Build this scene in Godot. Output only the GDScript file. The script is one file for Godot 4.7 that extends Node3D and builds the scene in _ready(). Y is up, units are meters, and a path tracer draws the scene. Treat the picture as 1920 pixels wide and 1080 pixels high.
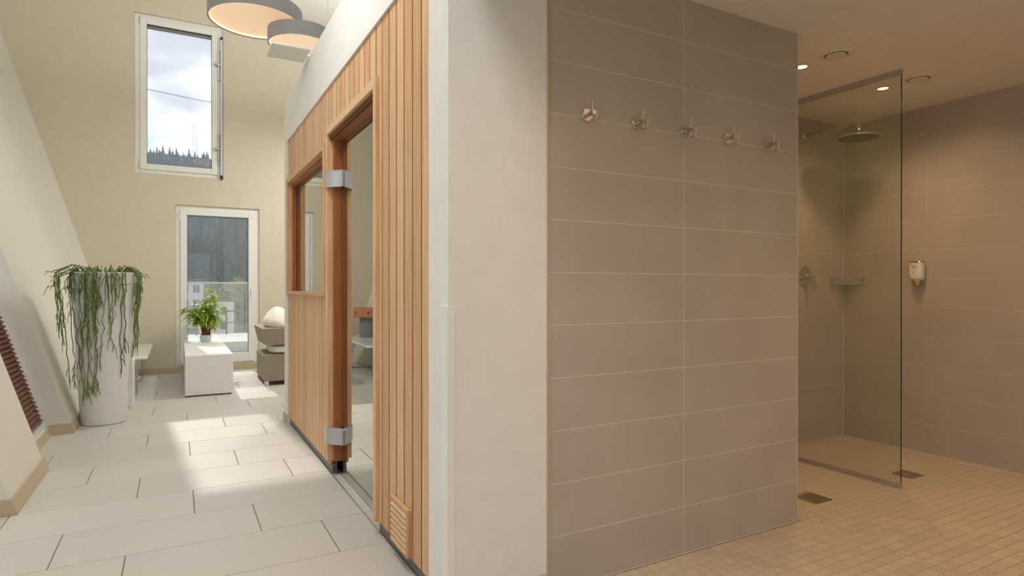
extends Node3D

# The relaxation room of a sauna: leaning window wall on the left, sauna cabin in the middle, shower on the right.
# x runs along the tiled wall, -z towards the far windows, floor at y = 0.

const LEAN := 0.306          # the left wall leans outwards, metres per metre of height
const FOOT := -0.715         # where it meets the floor
const FAR_Z := -9.28
const CEIL := 2.39
const SUN_ENERGY := 0.75
const SKY_ENERGY := 1.0
const EXPOSURE := 1.0

var M := {}
var cache := {}
var rng := RandomNumberGenerator.new()
var taken := {}

# ---------------------------------------------------------------- helpers

func numbered(called: String) -> String:
	if not taken.has(called):
		taken[called] = 0
		return called
	taken[called] += 1
	return "%s_%03d" % [called, taken[called]]

func thing(called: String, label: String, category: String, at := Vector3.ZERO, group := "", kind := "") -> Node3D:
	var o := Node3D.new()
	o.name = numbered(called)
	add_child(o)
	o.position = at
	meta(o, label, category, group, kind)
	return o

func meta(o: Node, label := "", category := "", group := "", kind := "") -> void:
	if label: o.set_meta("label", label)
	if category: o.set_meta("category", category)
	if group: o.set_meta("group", group)
	if kind: o.set_meta("kind", kind)

func part(parent: Node, called: String, mesh: Mesh, mat: Material, at := Vector3.ZERO, basis := Basis.IDENTITY) -> MeshInstance3D:
	var o := MeshInstance3D.new()
	o.mesh = mesh
	o.material_override = mat
	o.transform = Transform3D(basis, at)
	if parent == self:
		o.name = numbered(called)
		add_child(o)
	else:
		var n := called
		var k := 0
		while parent.has_node(n) and k < 2000:
			k = parent.get_meta("n_" + called, 0) + 1
			parent.set_meta("n_" + called, k)
			n = "%s_%03d" % [called, k]
		o.name = n
		parent.add_child(o, true)
	return o

func new_st() -> SurfaceTool:
	var st := SurfaceTool.new()
	st.begin(Mesh.PRIMITIVE_TRIANGLES)
	st.set_smooth_group(-1)
	return st

func done(st: SurfaceTool) -> ArrayMesh:
	st.generate_normals()
	return st.commit()

func tri(st: SurfaceTool, a: Vector3, b: Vector3, c: Vector3, out: Vector3) -> void:
	if (c - a).cross(b - a).dot(out) < 0.0:
		var t := b
		b = c
		c = t
	st.add_vertex(a)
	st.add_vertex(b)
	st.add_vertex(c)

func quad(st: SurfaceTool, a: Vector3, b: Vector3, c: Vector3, d: Vector3, out: Vector3) -> void:
	tri(st, a, b, c, out)
	tri(st, a, c, d, out)

# a box between two corners, with chamfered edges when bevel > 0
func add_box(st: SurfaceTool, lo: Vector3, hi: Vector3, bevel := 0.0) -> void:
	var c := (lo + hi) / 2.0
	var h := ((hi - lo) / 2.0).abs()
	var b := minf(bevel, minf(h.x, minf(h.y, h.z)) * 0.9)
	if b <= 0.0:
		for ax in 3:
			for s in [-1.0, 1.0]:
				var n := Vector3.ZERO
				n[ax] = s
				var u := Vector3.ZERO
				u[(ax + 1) % 3] = h[(ax + 1) % 3]
				var v := Vector3.ZERO
				v[(ax + 2) % 3] = h[(ax + 2) % 3]
				var m := c + n * h[ax]
				quad(st, m - u - v, m + u - v, m + u + v, m - u + v, n)
		return
	var corner := func(sx: float, sy: float, sz: float, ax: int) -> Vector3:
		var s := Vector3(sx, sy, sz)
		var p := Vector3(h.x - b, h.y - b, h.z - b)
		p[ax] = h[ax]
		return c + s * p
	for ax in 3:
		for s in [-1.0, 1.0]:
			var pts := []
			for k in [[-1.0, -1.0], [1.0, -1.0], [1.0, 1.0], [-1.0, 1.0]]:
				var g := Vector3.ZERO
				g[ax] = s
				g[(ax + 1) % 3] = k[0]
				g[(ax + 2) % 3] = k[1]
				pts.append(corner.call(g.x, g.y, g.z, ax))
			var n := Vector3.ZERO
			n[ax] = s
			quad(st, pts[0], pts[1], pts[2], pts[3], n)
	for ax in 3:
		var a1 := (ax + 1) % 3
		var a2 := (ax + 2) % 3
		for s1 in [-1.0, 1.0]:
			for s2 in [-1.0, 1.0]:
				var g0 := Vector3.ZERO
				g0[ax] = -1.0
				g0[a1] = s1
				g0[a2] = s2
				var g1 := g0
				g1[ax] = 1.0
				var n := Vector3.ZERO
				n[a1] = s1
				n[a2] = s2
				quad(st, corner.call(g0.x, g0.y, g0.z, a1), corner.call(g1.x, g1.y, g1.z, a1), corner.call(g1.x, g1.y, g1.z, a2), corner.call(g0.x, g0.y, g0.z, a2), n)
	for sx in [-1.0, 1.0]:
		for sy in [-1.0, 1.0]:
			for sz in [-1.0, 1.0]:
				tri(st, corner.call(sx, sy, sz, 0), corner.call(sx, sy, sz, 1), corner.call(sx, sy, sz, 2), Vector3(sx, sy, sz))

func box(size: Vector3, bevel := 0.0) -> ArrayMesh:   # centred
	var key := "b%.4f_%.4f_%.4f_%.4f" % [size.x, size.y, size.z, bevel]
	if not cache.has(key):
		var st := new_st()
		add_box(st, -size / 2.0, size / 2.0, bevel)
		cache[key] = done(st)
	return cache[key]

func box_part(parent: Node, called: String, lo: Vector3, hi: Vector3, mat: Material, bevel := 0.0) -> MeshInstance3D:
	return part(parent, called, box((hi - lo).abs(), bevel), mat, (lo + hi) / 2.0)

func boxes(list: Array, bevel := 0.0) -> ArrayMesh:
	var st := new_st()
	for b in list:
		add_box(st, b[0], b[1], bevel)
	return done(st)

# profile points are (radius, height, [sharp]) turned round y
func lathe(profile: Array, segs := 40, arc := TAU) -> ArrayMesh:
	var st := new_st()
	var group := 1
	for i in profile.size() - 1:
		var p: Vector2 = profile[i]
		var q: Vector2 = profile[i + 1]
		if i > 0:
			var o: Vector2 = profile[i - 1]
			if (p - o).normalized().dot((q - p).normalized()) < 0.8:
				group += 1
		st.set_smooth_group(group)
		for k in segs:
			var a := arc * k / segs
			var b := arc * (k + 1) / segs
			var A := Vector3(p.x * cos(a), p.y, p.x * sin(a))
			var B := Vector3(p.x * cos(b), p.y, p.x * sin(b))
			var C := Vector3(q.x * cos(b), q.y, q.x * sin(b))
			var D := Vector3(q.x * cos(a), q.y, q.x * sin(a))
			# outside lies to the right of the profile's direction
			var side := (q - p).orthogonal() * -1.0
			var m := (a + b) / 2.0
			var out := Vector3(side.x * cos(m), side.y, side.x * sin(m))
			if p.x > 1e-6: tri(st, A, B, C, out)
			if q.x > 1e-6: tri(st, A, C, D, out)
	return done(st)

func add_tube(st: SurfaceTool, pts: Array, r0: float, r1 := -1.0, sides := 8, caps := true) -> void:
	if r1 < 0.0: r1 = r0
	var n := pts.size()
	var rings := []
	var up := Vector3(0.137, 0.94, 0.31).normalized()
	for i in n:
		var t: Vector3 = (pts[mini(i + 1, n - 1)] - pts[maxi(i - 1, 0)]).normalized()
		var x := up.cross(t)
		if x.length() < 0.05: x = Vector3.RIGHT.cross(t)
		x = x.normalized()
		var y := t.cross(x).normalized()
		up = t.cross(x).normalized() if i > 0 else up
		if i > 0: up = y
		var r := lerpf(r0, r1, float(i) / maxf(1.0, n - 1))
		var ring := []
		for k in sides:
			var a := TAU * k / sides
			ring.append(pts[i] + (x * cos(a) + y * sin(a)) * r)
		rings.append(ring)
	st.set_smooth_group(0)
	for i in n - 1:
		for k in sides:
			var l := (k + 1) % sides
			var mid: Vector3 = (rings[i][k] + rings[i][l]) / 2.0 - pts[i]
			quad(st, rings[i][k], rings[i][l], rings[i + 1][l], rings[i + 1][k], mid)
	if caps:
		st.set_smooth_group(-1)
		for k in range(1, sides - 1):
			tri(st, rings[0][0], rings[0][k], rings[0][k + 1], pts[0] - pts[1])
			tri(st, rings[n - 1][0], rings[n - 1][k], rings[n - 1][k + 1], pts[n - 1] - pts[n - 2])
	st.set_smooth_group(-1)

func tube(pts: Array, r0: float, r1 := -1.0, sides := 8) -> ArrayMesh:
	var st := new_st()
	add_tube(st, pts, r0, r1, sides)
	return done(st)

func rounded_path(corners: Array, r: float, steps := 5) -> Array:
	var out := [corners[0]]
	for i in range(1, corners.size() - 1):
		var p: Vector3 = corners[i]
		var a: Vector3 = p + (corners[i - 1] - p).normalized() * r
		var b: Vector3 = p + (corners[i + 1] - p).normalized() * r
		for k in steps + 1:
			var t := float(k) / steps
			out.append(a.lerp(p, t).lerp(p.lerp(b, t), t))
	out.append(corners[-1])
	return out

# a rectangular ring in the xy plane, from z0 to z1, its bars w wide
func ring_frame(lo: Vector2, hi: Vector2, w: float, z0: float, z1: float, bevel := 0.004) -> ArrayMesh:
	return boxes([
		[Vector3(lo.x, lo.y, z0), Vector3(lo.x + w, hi.y, z1)], [Vector3(hi.x - w, lo.y, z0), Vector3(hi.x, hi.y, z1)],
		[Vector3(lo.x + w, lo.y, z0), Vector3(hi.x - w, lo.y + w, z1)], [Vector3(lo.x + w, hi.y - w, z0), Vector3(hi.x - w, hi.y, z1)]], bevel)

# polygon of (s, z) points swept up the leaning wall: s = 0 is the room face, negative is outwards
func lean(s: float, y: float, z: float) -> Vector3:
	return Vector3(FOOT - LEAN * y + s, y, z)

func add_lean(st: SurfaceTool, poly: Array, y0: float, y1: float, soft_from := 999, soft_to := -1) -> void:
	var n := poly.size()
	var mid := Vector2.ZERO
	for p in poly: mid += p / n
	for i in n:
		var p: Vector2 = poly[i]
		var q: Vector2 = poly[(i + 1) % n]
		var e := (q - p).orthogonal()
		if e.dot((p + q) / 2.0 - mid) < 0.0: e = -e
		st.set_smooth_group(3 if i >= soft_from and i < soft_to else -1)
		quad(st, lean(p.x, y0, p.y), lean(q.x, y0, q.y), lean(q.x, y1, q.y), lean(p.x, y1, p.y), Vector3(e.x, e.x * LEAN, e.y))
	st.set_smooth_group(-1)
	var tri_ids := Geometry2D.triangulate_polygon(PackedVector2Array(poly))
	for k in range(0, tri_ids.size(), 3):
		var a: Vector2 = poly[tri_ids[k]]
		var b: Vector2 = poly[tri_ids[k + 1]]
		var c: Vector2 = poly[tri_ids[k + 2]]
		tri(st, lean(a.x, y0, a.y), lean(b.x, y0, b.y), lean(c.x, y0, c.y), Vector3.DOWN)
		tri(st, lean(a.x, y1, a.y), lean(b.x, y1, b.y), lean(c.x, y1, c.y), Vector3.UP)

func lean_box(s0: float, s1: float, y0: float, y1: float, z0: float, z1: float) -> ArrayMesh:
	var st := new_st()
	add_lean(st, [Vector2(s0, z0), Vector2(s1, z0), Vector2(s1, z1), Vector2(s0, z1)], y0, y1)
	return done(st)

# ---------------------------------------------------------------- materials

func srgb(r: float, g: float, b: float) -> Color:
	return Color(r / 255.0, g / 255.0, b / 255.0)

func noise_tex(freq: float, lo: Color, hi: Color, seed_ := 1, octaves := 4, size := 512, kind := FastNoiseLite.TYPE_SIMPLEX_SMOOTH) -> NoiseTexture2D:
	var n := FastNoiseLite.new()
	n.noise_type = kind
	n.frequency = freq
	n.fractal_octaves = octaves
	n.seed = seed_
	var t := NoiseTexture2D.new()
	t.width = size
	t.height = size
	t.seamless = true
	t.noise = n
	var g := Gradient.new()
	g.set_color(0, lo)
	g.set_color(1, hi)
	t.color_ramp = g
	return t

func mat(color: Color, rough := 0.6, metal := 0.0) -> StandardMaterial3D:
	var m := StandardMaterial3D.new()
	m.albedo_color = color
	m.roughness = rough
	m.metallic = metal
	return m

func textured(tex: Texture2D, tint: Color, rough: float, scale: Vector3, world := true) -> StandardMaterial3D:
	var m := mat(tint, rough)
	m.albedo_texture = tex
	m.uv1_triplanar = true
	m.uv1_world_triplanar = world
	m.uv1_scale = scale
	return m

func bump(m: StandardMaterial3D, tex: Texture2D, cm: float) -> StandardMaterial3D:
	m.heightmap_enabled = true
	m.heightmap_texture = tex
	m.heightmap_scale = cm
	return m

func weave_image(a: Color, b: Color, gap: Color) -> ImageTexture:
	var n := 64
	var im := Image.create(n, n, false, Image.FORMAT_RGB8)
	for y in n:
		for x in n:
			var cx := x / 16
			var cy := y / 8
			var over := (cx + cy) % 2 == 0
			var fx := absf(fmod(x, 16.0) / 16.0 - 0.5) * 2.0
			var fy := absf(fmod(y, 8.0) / 8.0 - 0.5) * 2.0
			var c := a if over else b
			var edge := fy if over else fx
			c = c.lerp(gap, smoothstep(0.78, 1.0, edge))
			im.set_pixel(x, y, c)
	return ImageTexture.create_from_image(im)

func make_materials() -> void:
	var fine := noise_tex(0.02, Color(0.975, 0.975, 0.972), Color(1, 1, 1), 3, 3)
	M.cream = textured(fine, srgb(216, 207, 184), 0.85, Vector3(0.6, 0.6, 0.6))
	M.white_wall = textured(fine, srgb(238, 236, 231), 0.85, Vector3(0.6, 0.6, 0.6))
	M.facade = textured(fine, srgb(226, 221, 209), 0.85, Vector3(0.6, 0.6, 0.6))
	M.ceiling = textured(fine, srgb(236, 228, 216), 0.9, Vector3(0.6, 0.6, 0.6))
	var grit := noise_tex(0.16, Color(0.90, 0.89, 0.87), Color(1.0, 1.0, 1.0), 7, 4)
	var cloud := noise_tex(0.006, Color(0.95, 0.945, 0.94), Color(1, 1, 1), 8, 3)
	M.planks = []
	for k in 4:
		var f: float = [1.0, 0.975, 1.015, 0.99][k]
		var m := textured(grit, Color(0.835 * f, 0.815 * f, 0.785 * f), 0.42, Vector3(1.3, 1.3, 1.3))
		m.uv1_offset = Vector3(0.13 * k, 0.0, 0.31 * k)
		bump(m, grit, 0.04)
		M.planks.append(m)
	M.grout = mat(srgb(128, 116, 102), 0.95)
	M.skirting = textured(grit, srgb(205, 188, 158), 0.5, Vector3(1.5, 1.5, 1.5))
	# taupe wall tiles
	M.tiles = []
	for k in 4:
		var f: float = [1.0, 0.994, 1.004, 0.998][k]
		var m := textured(cloud, Color(0.745 * f, 0.708 * f, 0.660 * f), 0.38, Vector3(0.7, 0.7, 0.7))
		M.tiles.append(m)
	M.wall_grout = mat(srgb(222, 211, 195), 0.9)
	M.mosaic = []
	for k in 4:
		var f: float = [1.0, 0.97, 1.02, 0.985][k]
		M.mosaic.append(textured(grit, Color(0.86 * f, 0.80 * f, 0.725 * f), 0.45, Vector3(1.5, 1.5, 1.5)))
	M.mosaic_grout = mat(srgb(168, 146, 120), 0.95)
	# alder wood, the grain runs upright
	var grain := noise_tex(0.012, Color(0.86, 0.83, 0.79), Color(1, 1, 1), 21, 5)
	M.wood = []
	for k in 5:
		var c: Color = [srgb(236, 194, 150), srgb(232, 186, 140), srgb(240, 202, 160), srgb(228, 181, 135), srgb(238, 198, 154)][k]
		var m := textured(grain, c, 0.5, Vector3(7.0, 0.35, 7.0))
		m.uv1_offset = Vector3(0.2 * k, 0.17 * k, 0.37 * k)
		M.wood.append(m)
	M.wood_long = textured(grain, srgb(220, 178, 136), 0.5, Vector3(7.0, 7.0, 0.35))
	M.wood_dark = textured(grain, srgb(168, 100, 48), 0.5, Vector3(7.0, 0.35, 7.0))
	M.wood_gap_shade = mat(srgb(112, 62, 30), 0.8)  # brown that puts the shade of the gaps into the colour
	M.white_gloss = mat(srgb(240, 240, 238), 0.16)
	M.white_gloss.clearcoat_enabled = true
	M.white_gloss.clearcoat = 0.5
	M.white_gloss.clearcoat_roughness = 0.05
	M.white_satin = mat(srgb(240, 238, 234), 0.35)
	M.frame_white = mat(srgb(238, 236, 230), 0.32)
	M.gasket = mat(srgb(52, 56, 58), 0.7)
	M.chrome = mat(srgb(205, 205, 205), 0.07, 1.0)
	M.steel = mat(srgb(204, 198, 188), 0.26, 1.0)
	M.alu = mat(srgb(196, 196, 198), 0.35, 0.85)
	M.alu_white = mat(srgb(214, 214, 216), 0.4, 0.2)
	M.dark_metal = mat(srgb(84, 82, 78), 0.45, 0.6)
	M.kick = mat(srgb(120, 114, 110), 0.45, 0.4)
	M.mirror = mat(srgb(196, 197, 190), 0.02, 1.0)      # sauna glass with a reflecting coat
	var glass := mat(Color(0.93, 0.97, 0.95, 0.06), 0.0)
	glass.transparency = BaseMaterial3D.TRANSPARENCY_ALPHA
	M.glass = glass
	var screen := mat(Color(0.50, 0.55, 0.40, 0.11), 0.0)
	screen.transparency = BaseMaterial3D.TRANSPARENCY_ALPHA
	M.screen = screen
	M.glass_edge = mat(srgb(40, 62, 48), 0.15)
	M.lamp_ring = mat(srgb(160, 160, 163), 0.55)
	M.lamp_dish = mat(srgb(246, 232, 214), 0.6)
	M.lamp_dish.emission_enabled = true
	M.lamp_dish.emission = srgb(255, 206, 160)
	M.lamp_dish.emission_energy_multiplier = 0.38
	M.lamp_strip = mat(srgb(255, 240, 220), 0.5)
	M.lamp_strip.emission_enabled = true
	M.lamp_strip.emission = srgb(255, 214, 170)
	M.lamp_strip.emission_energy_multiplier = 1.6
	M.downlight = mat(srgb(255, 240, 215), 0.5)
	M.downlight.emission_enabled = true
	M.downlight.emission = srgb(255, 226, 178)
	M.downlight.emission_energy_multiplier = 2.2
	M.downlight_ring = mat(srgb(226, 214, 198), 0.4)
	M.blind = textured(noise_tex(0.05, Color(0.85, 0.83, 0.82), Color(1, 1, 1), 31, 3), srgb(126, 88, 74), 0.85, Vector3(3, 3, 3))
	M.blind.backlight_enabled = true
	M.blind.backlight = Color(0.2, 0.12, 0.1)
	M.wicker = bump(textured(weave_image(srgb(176, 164, 146), srgb(150, 138, 120), srgb(86, 76, 64)), Color.WHITE, 0.7, Vector3(11, 11, 11)), weave_image(Color.WHITE, Color(0.7, 0.7, 0.7), Color.BLACK), 0.3)
	M.linen = textured(fine, srgb(244, 238, 226), 0.9, Vector3(3, 3, 3))
	M.linen.rim_enabled = true
	M.linen.rim = 0.3
	M.soil = mat(srgb(58, 44, 34), 0.95)
	M.stems = []
	for k in 4:
		var m := mat([srgb(118, 136, 66), srgb(98, 118, 56), srgb(138, 150, 84), srgb(84, 100, 54)][k], 0.5)
		m.backlight_enabled = true
		m.backlight = Color(0.25, 0.32, 0.08)
		M.stems.append(m)
	M.leaves = []
	for k in 4:
		var m := mat([srgb(92, 122, 40), srgb(70, 102, 36), srgb(128, 146, 58), srgb(58, 84, 34)][k], 0.4)
		m.backlight_enabled = true
		m.backlight = Color(0.75, 0.8, 0.25)
		M.leaves.append(m)
	M.cane = textured(grain, srgb(116, 66, 46), 0.6, Vector3(9, 9, 9))
	M.pot = mat(srgb(206, 226, 218), 0.3)
	M.bowl = textured(grain, srgb(214, 140, 104), 0.5, Vector3(3, 9, 3))
	M.jar = mat(srgb(130, 136, 143), 0.35)
	M.bottle = mat(srgb(236, 230, 224), 0.35)
	M.gold = mat(srgb(176, 148, 72), 0.3, 0.6)
	M.red = mat(srgb(196, 44, 36), 0.6)
	M.print = mat(srgb(92, 88, 86), 0.7)
	M.black = mat(srgb(26, 24, 22), 0.6)
	# outdoors
	var leafy := noise_tex(0.05, Color(0.6, 0.6, 0.6), Color(1, 1, 1), 41, 4)
	M.hill = textured(leafy, srgb(66, 80, 58), 0.95, Vector3(0.03, 0.03, 0.03))
	M.conifers = []
	for k in 3:
		M.conifers.append(textured(leafy, [srgb(48, 62, 52), srgb(66, 82, 62), srgb(86, 98, 72)][k], 0.95, Vector3(0.2, 0.2, 0.2), false))
	M.pale_tree = textured(leafy, srgb(150, 150, 116), 0.95, Vector3(0.3, 0.3, 0.3), false)
	M.meadow = textured(leafy, srgb(130, 140, 100), 0.95, Vector3(0.1, 0.1, 0.1))
	M.paving = textured(grit, srgb(222, 220, 214), 0.8, Vector3(0.5, 0.5, 0.5))
	M.house = textured(fine, srgb(228, 224, 214), 0.85, Vector3(0.3, 0.3, 0.3))
	M.house_window = mat(srgb(84, 92, 100), 0.2)
	M.roof = textured(grit, srgb(128, 112, 104), 0.8, Vector3(0.4, 0.4, 0.4))
	M.bark = mat(srgb(92, 76, 62), 0.9)

# ---------------------------------------------------------------- camera and light

func camera_and_sky() -> void:
	var cam := Camera3D.new()
	cam.name = "camera"
	cam.fov = rad_to_deg(2.0 * atan(540.0 / 1137.0))
	cam.near = 0.05
	cam.far = 3000.0
	cam.position = Vector3(0, 1.15, 0)
	cam.rotation = Vector3(-atan(2.0 / 1137.0), -atan2(628.0, 1137.0), 0)
	add_child(cam)
	cam.current = true

	var sky_mat := PanoramaSkyMaterial.new()
	sky_mat.panorama = cloudy_sky()
	sky_mat.energy_multiplier = SKY_ENERGY
	var sky := Sky.new()
	sky.sky_material = sky_mat
	var env := Environment.new()
	env.background_mode = Environment.BG_SKY
	env.sky = sky
	env.ambient_light_source = Environment.AMBIENT_SOURCE_DISABLED
	env.tonemap_mode = Environment.TONE_MAPPER_LINEAR
	env.tonemap_exposure = EXPOSURE
	env.sdfgi_enabled = true
	env.ssao_enabled = true
	env.ssil_enabled = true
	env.volumetric_fog_enabled = true
	env.volumetric_fog_density = 0.0
	var we := WorldEnvironment.new()
	we.name = "environment"
	we.environment = env
	add_child(we)

	var sun := DirectionalLight3D.new()
	sun.name = "sun"
	sun.light_energy = SUN_ENERGY
	sun.light_color = srgb(255, 250, 242)
	sun.light_angular_distance = 1.2
	sun.shadow_enabled = true
	sun.sky_mode = DirectionalLight3D.SKY_MODE_LIGHT_ONLY
	add_child(sun)
	sun.look_at_from_position(Vector3.ZERO, Vector3(0.082, -0.82, 1.0), Vector3.UP)

func cloudy_sky() -> ImageTexture:
	var w := 1536
	var h := 768
	var n := FastNoiseLite.new()
	n.noise_type = FastNoiseLite.TYPE_SIMPLEX_SMOOTH
	n.frequency = 2.2
	n.fractal_octaves = 5
	n.seed = 12
	var im := Image.create(w, h, false, Image.FORMAT_RGBF)
	var white := Color(1.62, 1.76, 2.02)
	var grey := Color(0.76, 0.80, 0.92)
	for y in h:
		var up := (0.5 - (y + 0.5) / h) * PI
		if up < -0.05:
			for x in w: im.set_pixel(x, y, Color(0.62, 0.65, 0.68))
			continue
		for x in w:
			var a := TAU * (x + 0.5) / w
			var d := Vector3(cos(a) * cos(up), sin(up) * 2.0, sin(a) * cos(up))
			var f := smoothstep(-0.16, 0.34, n.get_noise_3d(d.x * 1.6, d.y * 1.6, d.z * 1.6))
			im.set_pixel(x, y, grey.lerp(white, f))
	return ImageTexture.create_from_image(im)

func area_light(parent: Node3D, at: Vector3, size: float, energy: float, color: Color, turn: float) -> void:
	var l := AreaLight3D.new()
	l.name = "light"
	l.area_size = Vector2(size, size)
	l.light_energy = energy
	l.light_color = color
	l.area_range = 20.0
	l.shadow_enabled = true
	parent.add_child(l, true)
	l.position = at
	l.rotation.x = turn

# ---------------------------------------------------------------- the shell

func floor_planks() -> void:
	var o := thing("floor", "beige stone plank floor laid in staggered rows with dark joints", "floor", Vector3.ZERO, "", "structure")
	box_part(o, "bed", Vector3(-1.1, -0.2, -9.7), Vector3(4.9, -0.004, 3.7), M.grout)
	var pitch := 0.4055
	var period := 0.814
	var g := 0.0022
	for r in range(-16, 16):
		var z1 := -3.07 - pitch * r          # near edge of the row
		var z0 := z1 - pitch
		if z0 > 3.5 or z1 < -9.28: continue
		z0 = maxf(z0, FAR_Z)
		z1 = minf(z1, 3.5)
		# joints step back a third of a plank in each row
		var j := 0.349 - 0.2715 * (((r % 3) + 3) % 3)
		var right := 1.2 if z1 > -5.6 else 3.5
		if z1 > -5.55 and z1 < -1.9: right = 0.92
		var x := j - period * 3.0
		while x < right:
			var a := maxf(x, -0.9)
			var b := minf(x + period, right)
			if b - a > 0.02:
				box_part(o, "plank", Vector3(a + g, -0.012, z0 + g), Vector3(b - g, 0.0, z1 - g), M.planks[rng.randi() % 4], 0.0012)
			x += period
	# small square tiles of the shower floor; the largest in view are parts, the others one piece
	var rest := new_st()
	var q := 0.0525
	var near := []
	var nx := 63
	for i in nx:
		for k in 100:
			var x := 1.215 + q * i
			var z := -2.868 + q * k
			if x < 2.66 and z < -1.93: continue
			near.append([x, z])
	var in_view := func(p: Array) -> float:
		var rx: float = p[0] * 0.8755 + p[1] * 0.4833
		var fw: float = p[0] * 0.4833 - p[1] * 0.8755
		if fw < 0.3: return 99.0
		var px: float = 960.0 + 1137.0 * rx / fw
		var py: float = 538.0 + 1137.0 * 1.15 / fw
		return fw if px > 0.0 and px < 1912.0 and py < 1074.0 else 50.0 + fw
	near.sort_custom(func(a, b): return in_view.call(a) < in_view.call(b))
	var shown := 0
	var tile := box(Vector3(q - 0.0024, 0.010, q - 0.0024), 0.001)
	for p in near:
		var c := Vector3(p[0] + q / 2, -0.005, p[1] + q / 2)
		if absf(c.x - 3.04) < 0.068 and absf(c.z + 2.095) < 0.068: continue
		if absf(c.x - 3.925) < 0.072 and absf(c.z + 2.08) < 0.072: continue
		if shown < 298:
			part(o, "mosaic_tile", tile, M.mosaic[rng.randi() % 4], c)
			shown += 1
		else:
			add_box(rest, c - Vector3(q / 2 - 0.0012, 0.005, q / 2 - 0.0012), c + Vector3(q / 2 - 0.0012, 0.005, q / 2 - 0.0012), 0.0)
	var r := part(o, "mosaic_tiles", done(rest), M.mosaic[0])
	meta(r, "small square beige shower floor tiles", "", "", "stuff")
	box_part(o, "mosaic_bed", Vector3(1.2, -0.0039, -2.9), Vector3(4.53, -0.0035, 3.5), M.mosaic_grout)

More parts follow.
